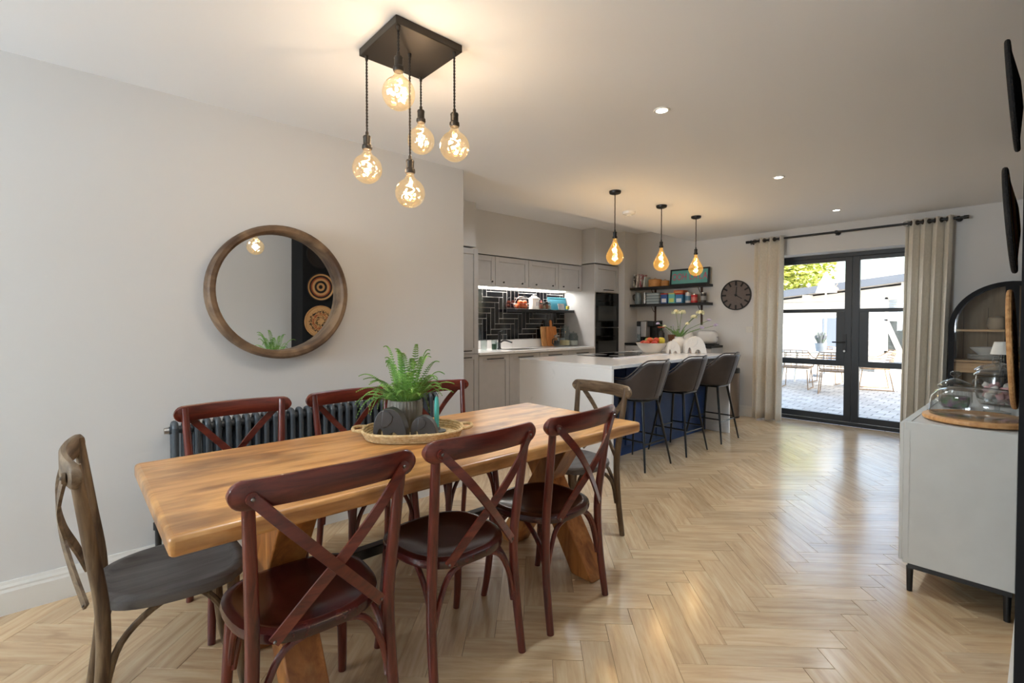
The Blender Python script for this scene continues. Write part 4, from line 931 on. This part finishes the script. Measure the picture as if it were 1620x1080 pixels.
tag(MB().lathe([(0,0),(.05,0),(.06,.01),(.075,.10),(.055,.17),(.04,.185),(0,.20)], 24).build('sugar_pot', WEL, loc=(-3.50, 6.66, ZC)), 'white lidded ceramic pot next to the toaster', 'pot')
# ---------------------------------------------------------------- far wall shelves
def bracket(sh, x):
    MB().box(x-.014, YF-.012, -.32, x+.014, YF-.001, .0).tube(bez([(x,YF-.012,-.13),(x,YF-.07,-.10),(x,YF-.15,-.004)],5), .005, 6).build('bracket', RUST, sh, loc=(0,0,0), smooth=0)
RUST = mat('brown_iron', (70,46,36), .6)
for z, lb in ((1.835,'upper black wall shelf holding books, steamers and the framed sign'),(1.57,'lower black wall shelf holding plates, tins and boxes')):
    s = thing('wall_shelf', lb, 'shelf', (0, 0, z), group='black shelves on the far wall')
    MB().box(-4.49, 6.63, -.036, -3.235, YF-.001, 0).build('board', BLACK, s, bevel=.002)
    for x in (-4.16, -3.40): bracket(s, x)
ZU, ZL = 1.8355, 1.5705
for i, (x, w_, h_, c, c2, lb, tl2) in enumerate(((-4.44,.022,.21,(60,60,62),(210,206,200),'black and white patterned cookbook leaning at the shelf end',.10),(-4.385,.032,.215,(224,220,212),(196,180,176),'white cookbook leaning second from the shelf end',.13),(-4.325,.024,.20,(206,198,196),(170,100,110),'pale cookbook with a reddish motif on the upper shelf',.15),(-4.255,.018,.16,(190,206,208),(220,224,222),'thin pale blue book beside the bamboo steamers',.12))):
    b = thing('cookbook', lb, 'book', (x, 6.72, ZU+.002), group='cookbooks on the upper shelf'); K = Matrix.Rotation(tl2, 4, 'Y')
    MB().box(-w_/2, -.07, 0, w_/2, .09, h_, K).build('cover', mat('cover%d' % i, c, .5, c2=c2, sc=16, lo=.48, hi=.55), b, bevel=.002)
    MB().box(-w_/2+.003, -.067, .003, w_/2-.003, .0915, h_-.003+.005, K).build('pages', OFFW, b, smooth=0)
BAM = mat('bamboo', (206,150,88), .55, c2=(184,124,66), sc=30, stretch=(1,1,5))
for x, r, h, lb in ((-4.095,.10,.115,'larger round bamboo steamer on the upper shelf'),(-3.925,.06,.085,'smaller round bamboo steamer next to the framed sign')):
    s = thing('bamboo_steamer', lb, 'steamer', (x, 6.725, ZU), group='bamboo steamers')
    MB().lathe([(0,0),(r*.97,0),(r,.004),(r,h*.6),(0,h*.6)], 28).build('basket', BAM, s)
    MB().lathe([(0,h*.6),(r*1.02,h*.6),(r*1.02,h*.92),(r*.9,h),(0,h*1.03)], 28).build('lid', BAM, s)
    MB().tube(arc((0,0,h), .02, 0, PI, 8, 'xz'), .004, 6).build('loop', BAM, s)
sg = thing('framed_sign', 'black framed turquoise sign with pink lettering on the upper shelf', 'sign', (-3.545, 6.735, ZU)); K = Matrix.Rotation(-.12, 4, 'X')
W2, H2 = .305, .245
MB().box(-W2, -.012, 0, W2, .012, .022, K).box(-W2, -.012, H2-.022, W2, .012, H2, K).box(-W2, -.012, .022, -W2+.022, .012, H2-.022, K).box(W2-.022, -.012, .022, W2, .012, H2-.022, K).build('frame', BLACK, sg, smooth=0)
MB().box(-W2+.021, -.002, .021, W2-.021, .008, H2-.021, K).build('panel', mat('turquoise_print', (112,178,170), .5, c2=(98,164,160), sc=8), sg, smooth=0)
def text(body, size, m, parent, loc, rot, name='lettering', extrude=.001):
    cu = bpy.data.curves.new(name, 'FONT'); cu.body = body; cu.size = size; cu.extrude = extrude; cu.align_x = 'CENTER'; cu.align_y = 'CENTER'
    o = bpy.data.objects.new(name, cu); COL.objects.link(o); dg = bpy.context.evaluated_depsgraph_get(); me = bpy.data.meshes.new_from_object(o.evaluated_get(dg))
    bpy.data.objects.remove(o); me.materials.clear(); me.materials.append(m); p = bpy.data.objects.new(name, me); COL.objects.link(p); p.parent = parent; p.location = loc; p.rotation_euler = rot; return p
INK = mat('pink_ink', (212,92,120), .6)
for ch_, x in zip('OOHLALA', (-.235,-.155,-.075,.025,.095,.175,.243)):
    o = text(ch_, .14, INK, sg, K @ Vector((x,-.0035,H2/2)), (PI/2-.12,0,0), 'letter'); o.scale = (.72, 1, 1)
# lower shelf
pj_ = thing('jug', 'dark handled glass jug at the left end of the lower shelf', 'jug', (-4.40, 6.73, ZL))
MB().lathe([(0,0),(.05,0),(.055,.02),(.05,.10),(.042,.17),(.046,.19),(.042,.19),(.038,.17),(.045,.1),(0,.01)], 20).build('body', mat('blue_grey_glaze', (128,142,148), .25), pj_)
MB().tube(bez([(-.048,0,.16),(-.09,0,.15),(-.09,0,.09),(-.052,0,.06)],5), .008, 8).build('handle', BLACK, pj_)
tag(MB().lathe([(0,0),(.028,0),(.03,.01),(.03,.15),(.02,.175),(.02,.19),(0,.19)], 18).build('milk_frother', CHROME, loc=(-4.275, 6.73, ZL)), 'slim silver canister between the jug and the stacked boxes', 'canister')
GB = mat('pale_blue_box', (176,188,190), .5)
for i in range(4):
    b = thing('storage_tin', ['bottom','second','third','topmost'][i]+' pale grey-blue tin in the stack on the lower shelf', 'tin', (-4.10, 6.735, ZL+.043*i), group='stacked grey-blue tins')
    MB().box(-.11, -.075, 0, .11, .075, .030).build('tin', GB, b, bevel=.004); MB().box(-.113, -.078, .030, .113, .078, .0425).build('lid', mat('tin_lid', (120,132,136), .5) if i == 0 else bpy.data.materials['tin_lid'], b, bevel=.003)
def boxy(name, label, x, w_, h_, c, c2, z=ZL, d_=.07, lid=None, cat='box'):
    b = thing(name, label, cat, (x, 6.72, z), group='boxes and tins on the lower shelf')
    MB().box(-w_/2, -d_, 0, w_/2, d_, h_).build('body', mat(name+label[:12], c, .45), b, bevel=.003)
    MB().box(-w_*.36, -d_-.0012, h_*.12, w_*.36, -d_-.0002, h_*.55).build('printed_label', mat(name+label[:12]+'l', c2, .5), b, smooth=0)
    if lid: MB().box(-w_/2-.002, -d_-.002, h_, w_/2+.002, d_+.002, h_+.018).build('lid', mat(name+label[:12]+'lid', lid, .45), b, bevel=.003)
boxy('food_box', 'deep blue food box with red top edge on the lower shelf', -3.90, .105, .135, (44,84,150), (214,216,220), lid=(190,60,46))
boxy('food_box', 'turquoise square food box on the lower shelf', -3.775, .105, .135, (110,196,196), (196,210,120), lid=(206,200,120))
boxy('food_box', 'mid-blue food box under the orange packet', -3.655, .11, .125, (64,126,172), (206,216,222), lid=(180,60,44))
boxy('food_packet', 'orange-brown packet lying on top of the mid-blue box', -3.665, .15, .045, (196,98,52), (214,150,100), z=ZL+.1445)
def tin(label, x, r, h, c, c2):
    b = thing('round_tin', label, 'tin', (x, 6.72, ZL), group='boxes and tins on the lower shelf')
    MB().lathe([(0,0),(r,0),(r,h),(0,h)], 24).build('body', mat('tin'+label[:10], c, .4), b, bevel=.002)
    MB().lathe([(r+.0005,h*.25),(r+.0008,h*.25),(r+.0008,h*.7),(r+.0005,h*.7)], 24).build('printed_band', mat('tinb'+label[:10], c2, .4), b); MB().lathe([(0,h),(r*1.03,h),(r*1.03,h+.012),(0,h+.014)], 24).build('lid', STEEL, b)
tin('striped silver and blue round tin on the lower shelf', -3.545, .042, .145, (206,206,210), (96,140,170))
tin('bright red round tin on the lower shelf', -3.45, .045, .115, (196,40,42), (214,120,110))
tin('small black-lidded tin at the right end of the lower shelf', -3.315, .040, .13, (60,56,56), (150,150,150))
# ---------------------------------------------------------------- clock
ck = thing('wall_clock', 'round grey-brown wall clock with black hour bars', 'clock', (-2.905, YF-.001, 1.662)); RX = Matrix.Rotation(PI/2, 3, 'X')
MB().lathe([(0,0),(.2,0),(.2,.012),(0,.012)], 64, m=RX).build('dial', mat('dial', (112,102,98), .7, c2=(104,94,90), sc=30, stretch=(1,1,12)), ck)
MB().lathe([(.193,.0),(.207,.0),(.207,.022),(.193,.022),(.193,0)], 64, m=RX).build('rim', BLACK, ck)
for i in range(12):
    a = 2*PI*i/12; MB().box(-.011, -.016, .135, .011, -.0122, .193, Matrix.Rotation(a, 4, 'Y')).build('hour_marker', BLACK, ck, smooth=0)
MB().box(-.004, -.019, -.02, .004, -.0165, .115, Matrix.Rotation(.10, 4, 'Y')).build('hand', BLACK, ck, smooth=0)
MB().box(-.005, -.022, -.02, .005, -.0195, .10, Matrix.Rotation(2.10, 4, 'Y')).build('hand', BLACK, ck, smooth=0)
MB().lathe([(0,.012),(.012,.012),(.012,.025),(0,.025)], 14, m=RX).build('hub', BLACK, ck)
sw = tag(MB().box(-2.765, YF-.009, 1.145, -2.68, YF-.0005, 1.23).build('light_switch', TRIM, bevel=.003), 'white wall switch between the clock and the curtain', 'switch'); MB().box(-2.735, YF-.013, 1.172, -2.71, YF-.009, 1.203).build('rocker', WHITE, sw, bevel=.001)
# ---------------------------------------------------------------- bin
bn = thing('pedal_bin', 'brushed steel pedal bin with black rim beside the curtain', 'bin', (-2.90, 6.66, 0))
STB = mat('bin_steel', (150,138,130), .3, metal=1)
MB().lathe([(0,0),(.123,0),(.125,.02),(0,.02)], 32).build('base', BLACK, bn)
MB().lathe([(.12,.02),(.12,.60),(.118,.602),(0,.602)], 36).build('body', STB, bn)
MB().lathe([(.122,.602),(.125,.605),(.125,.65),(.12,.668),(.0,.672)], 36).build('lid', BLACK, bn)
MB().box(-.03, -.15, .012, .03, -.11, .022).build('pedal', STEELD, bn, smooth=0)
# ---------------------------------------------------------------- curtain rod and curtains
CUR = mat('linen_curtain', (228,221,208), .9, c2=(220,213,199), sc=40, bump=.15, bsc=300, sheen=.2)
rod = thing('curtain_rod', 'black metal curtain rod above the patio doors', 'curtain rod', (0, 6.755, 2.36))
MB().tube([(-2.70,0,0),(-.585,0,0)], .013, 12).build('pole', BLACK, rod)
for x, s in ((-2.70,-1),(-.585,1)): MB().tube([(x,0,0),(x+s*.04,0,0)], .018, 12).build('finial', BLACK, rod)
for x in (-2.675, -1.70, -.625): MB().tube([(x,.093,0),(x,0,0)], .008, 8).tube([(x,.085,0),(x,.094,0)], .028, 14).tube([(x-.012,0,0),(x+.012,0,0)], .02, 12).tube([(x,0,-.018),(x,0,-.04)], .006, 8).build('bracket', BLACK, rod)
def curtain(label, x0, x1, xb0, xb1, nf, zb_):
    c = thing('curtain', label, 'curtain', ((x0+x1)/2, 6.755, 0), group='beige eyelet curtains'); xm = (x0+x1)/2
    def fn(u, v):
        z = 2.395+(zb_-2.395)*v; a, b = x0+(xb0-x0)*v, x1+(xb1-x1)*v
        am = .05+.014*v; ph = 2*PI*nf*u
        return Vector((a+(b-a)*(u+.018*math.sin(2*ph+v)) - xm, am*math.sin(ph+.25*v)*(1-.15*math.sin(5*u+2*v)), z))
    MB().grid(fn, nf*16, 18).build('fabric', CUR, c, solid=.004, smooth=80)
    for i in range(nf*2):
        u = (i+.5)/(nf*2)*1.0; p = fn((i)/(nf*2)+.25/nf*0, 0); ph = 2*PI*nf*(i/(nf*2)); dx = fn(i/(nf*2)+.001, 0)-fn(i/(nf*2)-.001+.002*(i == 0), 0)
        q = Vector((dx.x, dx.y, 0)).normalized() if dx.length > 0 else Vector((1,0,0)); n_ = Vector((-q.y, q.x, 0)); K = n_.to_track_quat('Z', 'Y').to_matrix()
        MB().lathe([(.019,-.004),(.028,-.004),(.028,.004),(.019,.004),(.019,-.004)], 16, c=(p.x, p.y, 2.36), m=K).build('eyelet', STEELD, c)
curtain('beige eyelet curtain at the left of the patio doors, beside the bin', -2.63, -2.265, -2.655, -2.29, 3, .015)
curtain('beige eyelet curtain at the right of the patio doors, beside the arched cabinet', -1.05, -.66, -1.08, -.71, 4, .012)
# ---------------------------------------------------------------- sideboard
SBM = mat('greige_lacquer', (200,198,192), .45, c2=(204,202,196), sc=10)
sb = thing('sideboard', 'low greige sideboard on short black legs against the black wall', 'sideboard', (-.262, 3.73, 0))
MB().box(-.19, -.78, .14, .19, .78, .82).build('body', SBM, sb, bevel=.004)
MB().box(-.1905, -.7815, .165, -.168, -.7795, .78).build('front_edge_strip', SBM, sb, smooth=0)
MB().box(-.17, -.775, .118, .18, .775, .1395).build('plinth_frame', BLACK, sb, smooth=0)
for sx in (-.165, .165):
    for sy in (-.75, .75): MB().tube([(sx,sy,0),(sx,sy,.119)], [.011,.014], 12).build('leg', BLACK, sb)
for i in range(3):
    y = -.775+i*.518; dr = MB().box(-.206, y, .15, -.1905, y+.51, .812).build('door', SBM, sb, bevel=.003); MB().tube([(-.215,y+.47,.5),(-.215,y+.47,.62)], .005, 6).build('handle', BLACK, dr)
MB().box(-.185, -.775, .8201, -.165, .775, .8225).build('top_edge_band', SBM, sb, smooth=0)
ZB = .8232
cb = tag(MB().lathe([(0,0),(.185,0),(.198,.006),(.20,.014),(.198,.022),(.19,.026),(0,.026)], 48).build('cake_board', BOARD2, loc=(-.215, 3.165, ZB)), 'round wooden cake board on the sideboard', 'board')
dm = thing('glass_cake_dome', 'clear glass cake dome with knob over the round wooden board', 'cake dome', (-.215, 3.165, ZB+.0262))
MB().lathe([(.172,0),(.174,.003),(.172,.05),(.166,.085),(.148,.112),(.11,.128),(.05,.134),(0,.136)], 44).build('dome', DOME, dm, smooth=80)
MB().lathe([(0,.136),(.008,.138),(.009,.146),(.019,.155),(.020,.166),(.012,.175),(0,.177)], 20).build('knob', DOME, dm, smooth=80)
PINK = [mat('pink_marshmallow', (226,176,178), .85), mat('white_marshmallow', (234,226,218), .85)]
def bigjar(label, x, y, r, h, foot, fillz, cat='jar', nfill=26, seed=1):
    t = thing('lidded_glass_jar', label, cat, (x, y, ZB), group='lidded glass jars on the sideboard')
    pr = [(0,0),(r*.6,0),(r*.62,.008),(r*.12,.018),(r*.12,foot),(r*.5,foot+.012)] if foot else [(0,0),(r*.8,0)]
    z0 = foot+.012 if foot else 0
    MB().lathe(pr+[(r*.92,z0+h*.10),(r,z0+h*.35),(r,z0+h*.85),(r*.96,z0+h)], 36).build('glass', DOME, t, smooth=60)
    MB().lathe([(r*1.06,z0+h),(r*1.08,z0+h+.006),(r*.8,z0+h+.028),(r*.3,z0+h+.045),(.008,z0+h+.05),(.010,z0+h+.058),(.022,z0+h+.068),(.022,z0+h+.082),(.012,z0+h+.09),(0,z0+h+.092)], 36).build('lid', DOME, t, smooth=60)
    return t, z0
def sweets(x, y, z, r, n, label, seed):
    rr = random.Random(seed)
    for i in range(n):
        lay = i//5; a = 2*PI*(i % 5)/5+lay*.6; q = r*.60 if i % 5 else r*.1
        q = r*.58
        m_ = MB().lathe([(0,-.013),(.014,-.013),(.0165,-.009),(.0165,.009),(.014,.013),(0,.013)], 12).build('marshmallow', PINK[(i+lay) % 2], loc=(x+q*math.cos(a), y+q*math.sin(a), z+.018+lay*.028), rot=(rr.uniform(-.5,.5), rr.uniform(-.5,.5), 0))
        tag(m_, label+(', pink' if (i+lay) % 2 == 0 else ', white'), 'sweet', 'marshmallows in the '+('tall' if seed == 2 else 'footed')+' jar')
bigjar('large clear lidded glass jar of marshmallows at the back of the sideboard', -.18, 3.90, .095, .19, 0, .1)
sweets(-.18, 3.90, ZB+.006, .085, 20, 'marshmallow in the large lidded jar on the sideboard', 2)
bigjar('footed clear glass jar of pink sweets just behind the cake dome', -.165, 3.52, .085, .13, .05, .1)
sweets(-.165, 3.52, ZB+.062+.012, .066, 10, 'marshmallow in the footed jar behind the cake dome', 4)
rj, z0 = bigjar('small ribbed glass jar with knob lid at the front edge of the sideboard', -.335, 3.62, .07, .11, 0, .1)
MB().lathe([(0,.006),(.055,.006),(.062,.03),(.06,.06),(0,.065)], 20).build('contents', mat('potpourri', (136,96,124), .9, c2=(86,128,84), sc=30), rj)
for i in range(24):
    a = 2*PI*i/24; MB().tube([(.0705*math.cos(a),.0705*math.sin(a),.03),(.0705*math.cos(a),.0705*math.sin(a),.095)], .0018, 4).build('rib', DOME, rj)
lm = thing('table_lamp', 'small lamp with white tapered shade at the far end of the sideboard', 'lamp', (-.185, 4.28, ZB))
MB().lathe([(0,0),(.05,0),(.05,.01),(.012,.02),(.008,.30),(0,.30)], 20).build('stand', BLACK, lm)
MB().lathe([(.052,.27),(.034,.345)], 28).build('shade', OFFW, lm, solid=.003)
tag(MB().box(-.062, 3.58, .33, -.0525, 3.72, .42).build('wall_socket', TRIM, bevel=.003), 'white wall socket low on the black wall', 'socket')
# ---------------------------------------------------------------- arched display cabinet
ac = thing('arched_cabinet', 'tall black arch-topped glazed display cabinet in the far corner', 'display cabinet', (-.215, 6.62, 0))
AW, AS, AD = .435, 1.235, .20; CBK = mat('cabinet_black', (18,20,25), .65, spec=.25)
def archpts(w_, zs, zb_, n=24): return [(-w_, zb_)] + [(w_*math.cos(PI-PI*i/n), zs+w_*math.sin(PI-PI*i/n)) for i in range(n+1)] + [(w_, zb_)]
XZ = Matrix(((1,0,0,0),(0,0,1,0),(0,1,0,0),(0,0,0,1)))
o_, i_ = archpts(AW, AS, .06), archpts(AW-.022, AS, .06)
vs = []; fs = []; n = len(o_)
for pts in (o_, i_):
    for y in (-AD, AD): vs += [(p[0], y, p[1]) for p in pts]
for i in range(n-1):
    for a, b in ((0,1),(1,3),(3,2),(2,0)): fs.append((a*n+i, a*n+i+1, b*n+i+1, b*n+i))
fs += [(0,n,3*n,2*n),(n-1,2*n-1,4*n-1,3*n-1)]
MB().add(vs, fs).build('shell', CBK, ac)
MB().prism(archpts(AW-.012, AS, .06), AD-.016, AD-.002, XZ).build('back_panel', mat('oak_back', (168,140,104), .6, c2=(150,122,88), sc=4, stretch=(9,1,1)), ac, smooth=0)
for i in range(5): MB().box(-.36+.18*i-.002, AD-.0175, .1, -.36+.18*i+.002, AD-.0155, AS+.2).build('board_joint', mat('joint_dark', (96,74,52), .8) if i == 0 else bpy.data.materials['joint_dark'], ac, smooth=0)
MB().box(-AW+.003, -AD, .03, AW-.003, AD, .07).build('base', BLACK, ac, smooth=0)
for sx in (-.38, .38):
    for sy in (-.16, .16): MB().box(sx-.02, sy-.02, 0, sx+.02, sy+.02, .031).build('foot', BLACK, ac, smooth=0)
SHW = wood('cabinet_oak', (196,158,112), (168,128,84), (212,178,132), 'x', 3, .5)
shz = (.38, .66, .92, 1.22)
for z in shz: MB().box(-AW+.024, -AD+.05, z-.02, AW-.024, AD-.018, z).build('shelf', SHW, ac, smooth=0)
dwr = MB().box(-AW+.03, -AD+.04, .80, AW-.03, -AD+.06, .895).build('drawer', SHW, ac, bevel=.003); MB().lathe([(0,0),(.012,0),(.01,.02),(0,.02)], 12, m=Matrix.Rotation(PI/2,3,'X')).build('knob', BLACK, dwr, loc=(-.2,-AD+.04,.85))
for s in (-1, 1):
    # each door: quarter-arch frame with glass
    po = [(0.002,.075)] + [(AW*math.cos(PI/2-PI/2*i/14)*.998, AS+AW*math.sin(PI/2-PI/2*i/14)*.998) for i in range(15)] + [(AW*.998,.075)]
    pin = [(.045,.125)] + [(max(.045,(AW-.042)*math.cos(PI/2-PI/2*i/14)), AS+(AW-.042)*math.sin(PI/2-PI/2*i/14)) for i in range(15)] + [(AW-.042,.125)]
    m = len(po); vs = []; fs = []
    for pts in (po, pin):
        for y in (-AD-.02, -AD-.001): vs += [(s*p[0], y, p[1]) for p in pts]
    for i in range(m):
        j = (i+1) % m
        for a, b in ((0,1),(1,3),(3,2),(2,0)): fs.append((a*m+i, a*m+j, b*m+j, b*m+i))
    d = MB().add(vs, fs).build('door', CBK, ac)
    MB().prism([(s*p[0], p[1]) for p in pin], -AD-.013, -AD-.009, XZ).build('pane', PANE, d, smooth=0)
    MB().tube([(s*.022,-AD-.02,.98),(s*.022,-AD-.04,.98),(s*.022,-AD-.04,1.08),(s*.022,-AD-.02,1.08)], .005, 6).build('handle', BLACK, d)
def plates(label, x, z, r, n_):
    for i in range(n_):
        tag(MB().lathe([(0,0),(r*.6,0),(r,.014),(r,.018),(r*.62,.006),(0,.005)], 32).build('plate', WHITE, loc=(x, 6.63, z+.0005+.012*i)), ['bottom','second','third','top'][i]+' white plate in the stack inside the arched cabinet', 'plate', 'plates in the arched cabinet')
plates('', -.40, .92, .13, 4)
tag(MB().lathe([(0,0),(.05,0),(.11,.06),(.12,.075),(.115,.075),(.05,.01),(0,.008)], 28).build('bowl', WHITE, loc=(-.40, 6.63, .9705)), 'white bowl on top of the plates in the arched cabinet', 'bowl')
tag(MB().lathe([(0,0),(.05,0),(.075,.05),(.07,.10),(.05,.12),(.055,.135),(.0,.13)], 24).build('teal_pot', mat('teal_glaze', (52,112,116), .3, c2=(176,160,90), sc=9), loc=(-.22, 6.60, .9205)), 'teal and gold pot on the middle shelf of the arched cabinet', 'pot')
tag(MB().lathe([(0,0),(.06,0),(.085,.06),(.08,.09),(.074,.09),(.078,.06),(0,.01)], 24).build('bowl', mat('grey_bowl', (150,150,148), .4), loc=(-.36, 6.62, .6605)), 'grey bowl on the lower shelf of the arched cabinet', 'bowl')
tag(MB().lathe([(0,0),(.045,0),(.055,.03),(.05,.12),(.03,.16),(.034,.2),(.0,.2)], 22).build('pitcher', WHITE, loc=(-.22, 6.62, .6605)), 'tall white pitcher on the lower shelf of the arched cabinet', 'pitcher')
tag(MB().lathe([(0,0),(.05,0),(.07,.04),(.06,.11),(.03,.13),(0,.13)], 22).build('vase', mat('sand_vase', (196,176,150), .6), loc=(-.33, 6.64, 1.2205)), 'sand-coloured vase on the top shelf of the arched cabinet', 'vase')
# ---------------------------------------------------------------- baskets on the black wall
def ringmat(name, stops, noise=0):
    m, N, L, P = nodes(name); P.inputs['Roughness'].default_value = .9
    tc = N.new('ShaderNodeTexCoord'); sp_ = N.new('ShaderNodeSeparateXYZ'); L.new(tc.outputs['Object'], sp_.inputs[0]); cb_ = N.new('ShaderNodeCombineXYZ'); L.new(sp_.outputs[0], cb_.inputs[0]); L.new(sp_.outputs[1], cb_.inputs[1])
    ln = N.new('ShaderNodeVectorMath'); ln.operation = 'LENGTH'; L.new(cb_.outputs[0], ln.inputs[0]); mu = N.new('ShaderNodeMath'); mu.operation = 'MULTIPLY'; mu.inputs[1].default_value = 5; L.new(ln.outputs['Value'], mu.inputs[0])
    src = mu.outputs[0]
    if noise:
        nz = N.new('ShaderNodeTexVoronoi'); nz.inputs['Scale'].default_value = 55; L.new(tc.outputs['Object'], nz.inputs[0]); a = N.new('ShaderNodeMath'); a.operation = 'MULTIPLY_ADD'; a.inputs[1].default_value = noise; L.new(nz.outputs[0], a.inputs[0]); L.new(src, a.inputs[2]); src = a.outputs[0]
    rp = N.new('ShaderNodeValToRGB'); rp.color_ramp.interpolation = 'CONSTANT'; e = rp.color_ramp.elements; e[0].position = 0; e[0].color = lin(stops[0][1]); e[1].position = stops[1][0]; e[1].color = lin(stops[1][1])
    for p_, c in stops[2:]: k = e.new(p_); k.color = lin(c)
    L.new(src, rp.inputs[0]); L.new(rp.outputs[0], P.inputs['Base Color'])
    wv = N.new('ShaderNodeTexNoise'); wv.inputs['Scale'].default_value = 160; L.new(tc.outputs['Object'], wv.inputs[0]); bp = N.new('ShaderNodeBump'); bp.inputs['Strength'].default_value = .7; bp.inputs['Distance'].default_value = .006; L.new(wv.outputs[0], bp.inputs['Height']); L.new(bp.outputs[0], P.inputs['Normal']); return m
TAN = (196,150,98); BLK = (20,18,18); RED = (150,72,40)
def basket(label, z, r, m, rim, y=2.30, tilt=4.3, dp=.026):
    t = thing('woven_basket', label, 'basket', (-.0545, y, z), group='round woven baskets on the black wall')
    h = thing_part = None
    K = (math.radians(0), math.radians(-90-tilt), 0)
    pr = [(0,.010),(r*.25,.010)]; nr = 9
    for i in range(nr): a = .25+.72*i/nr; pr += [(r*a,.010+(dp-.014)*a*a),(r*(a+.04),.013+(dp-.014)*a*a)]
    b = MB().lathe(pr+[(r*.985,dp+.002),(r*.985,dp-.004),(r*.25,.004),(0,.004)], 48).build('weave', m, t, rot=K, loc=(-.006,0,0))
    MB().tube([(r*math.cos(a), r*math.sin(a), dp) for a in [2*PI*i/48 for i in range(48)]], .0075, 8, closed=True).build('rim', rim, t, rot=K, loc=(-.006,0,0))
RB = mat('black_reed', BLK, .8, bump=.5, bsc=150); RT = mat('tan_reed', TAN, .8, c2=(170,120,72), sc=60, bump=.5, bsc=150)
basket('all-black round woven basket, topmost on the black wall', 2.035, .172, mat('black_weave', (22,19,19), .85, c2=(40,34,32), sc=120, bump=.6, bsc=150), RB)
basket('round basket with tan and black rings, middle of the column', 1.63, .168, ringmat('ringed_weave', [(0,BLK),(.12,TAN),(.25,BLK),(.38,TAN),(.52,RED),(.60,BLK),(.70,TAN)]), RB)
basket('mottled tan round basket with pale rim, lowest of the column', 1.205, .190, ringmat('mottled_weave', [(0,TAN),(.34,BLK),(.42,TAN),(.52,RED),(.62,TAN),(.70,BLK),(.78,TAN)], .25), RT, tilt=2.6, dp=.014)
# ---------------------------------------------------------------- patio furniture
ZP = -.05; WLE = mat('white_lacquer', (230,228,222), .4); RAT = mat('rattan', (150,128,104), .7, c2=(122,100,80), sc=30)
pt = thing('patio_table', 'white rectangular garden table on the patio', 'garden table', (-3.18, 11.55, ZP))
MB().box(-.62, -.45, .70, .62, .45, .74).build('top', WLE, pt, bevel=.005)
for sx in (-1,1):
    for sy in (-1,1): MB().tube([(sx*.52,sy*.36,.70),(sx*.60,sy*.42,0)], [.028,.02], 8).build('leg', WLE, pt)
def gchair(label, loc, rz):
    t = thing('rattan_chair', label, 'garden chair', loc, rz, 'rattan garden chairs')
    MB().box(-.25, -.22, .41, .25, .25, .44).build('seat', RAT, t, bevel=.008)
    for s in (-1, 1):
        MB().tube(bez([(s*.22,.22,.40),(s*.25,.27,.02),(s*.25,.24,.012),(s*.25,-.24,.012),(s*.25,-.27,.02),(s*.22,-.20,.40)],6), .010, 6).build('sled_leg', RAT, t)
        MB().tube(bez([(s*.25,.22,.42),(s*.30,.18,.60),(s*.30,-.1,.64),(s*.24,-.27,.76)],6), .010, 6).build('arm', RAT, t)
    for i in range(7):
        z = .47+.052*i; w_ = .24+.04*math.sin(i/6*PI); MB().tube(bez([(-w_,-.2-.01*i,z),(-w_*.6,-.26-.012*i,z),(w_*.6,-.26-.012*i,z),(w_,-.2-.01*i,z)],5), .0085, 6).build('back_strand', RAT, t)
    for x in (-.16,-.05,.05,.16): MB().tube([(x,-.245,.44),(x,-.325,.79)], .006, 6).build('back_upright', RAT, t)
gchair('rattan chair at the near left of the garden table', (-3.42, 10.95, ZP), .12)
gchair('rattan chair at the near right of the garden table, behind the door stiles', (-2.66, 10.62, ZP), .2)
gchair('rattan chair at the right end of the garden table', (-2.30, 11.85, ZP), 1.9)
gchair('rattan chair on the far side of the garden table', (-3.25, 12.3, ZP), PI)
lp = thing('potted_lavender', 'grey bucket of lavender on the garden table', 'potted plant', (-3.12, 11.42, ZP+.7405))
MB().lathe([(0,0),(.085,0),(.11,.16),(.115,.165),(.10,.165),(0,.14)], 20).build('bucket', mat('zinc', (150,158,164), .5), lp)
rl = random.Random(2); mbl = MB()
for i in range(160):
    a = rl.random()*2*PI; r = rl.random()**.5*.13; h = .12+.14*rl.random(); mbl.tube([(r*.4*math.cos(a),r*.4*math.sin(a),.15),(r*math.cos(a),r*math.sin(a),.15+h)], [.002,.005], 4)
mbl.build('foliage', mat('lavender_green', (112,132,108), .8, c2=(140,136,150), sc=20), lp)
tag(MB().lathe([(0,0),(.05,0),(.06,.05),(.055,.09),(0,.09)], 16).build('mug', WHITE, loc=(-2.86, 11.5, ZP+.7405)), 'small white pot on the garden table beside the lavender', 'pot')
pa = thing('parasol', 'white garden parasol standing by the patio table', 'parasol', (-3.62, 13.6, ZP))
MB().lathe([(0,0),(.25,0),(.25,.06),(.03,.08),(.03,.2),(0,.2)], 20).build('base', mat('parasol_base', (120,124,128), .7), pa)
MB().tube([(0,0,.05),(0,0,2.55)], .022, 8).build('pole', WLE, pa)
MB().lathe([(.0,2.56),(.03,2.52),(.16,2.28),(.22,2.08),(.23,2.05),(.21,2.05),(.02,2.40),(0,2.42)], 8).build('canopy', mat('canvas', (236,234,228), .8), pa, smooth=0)
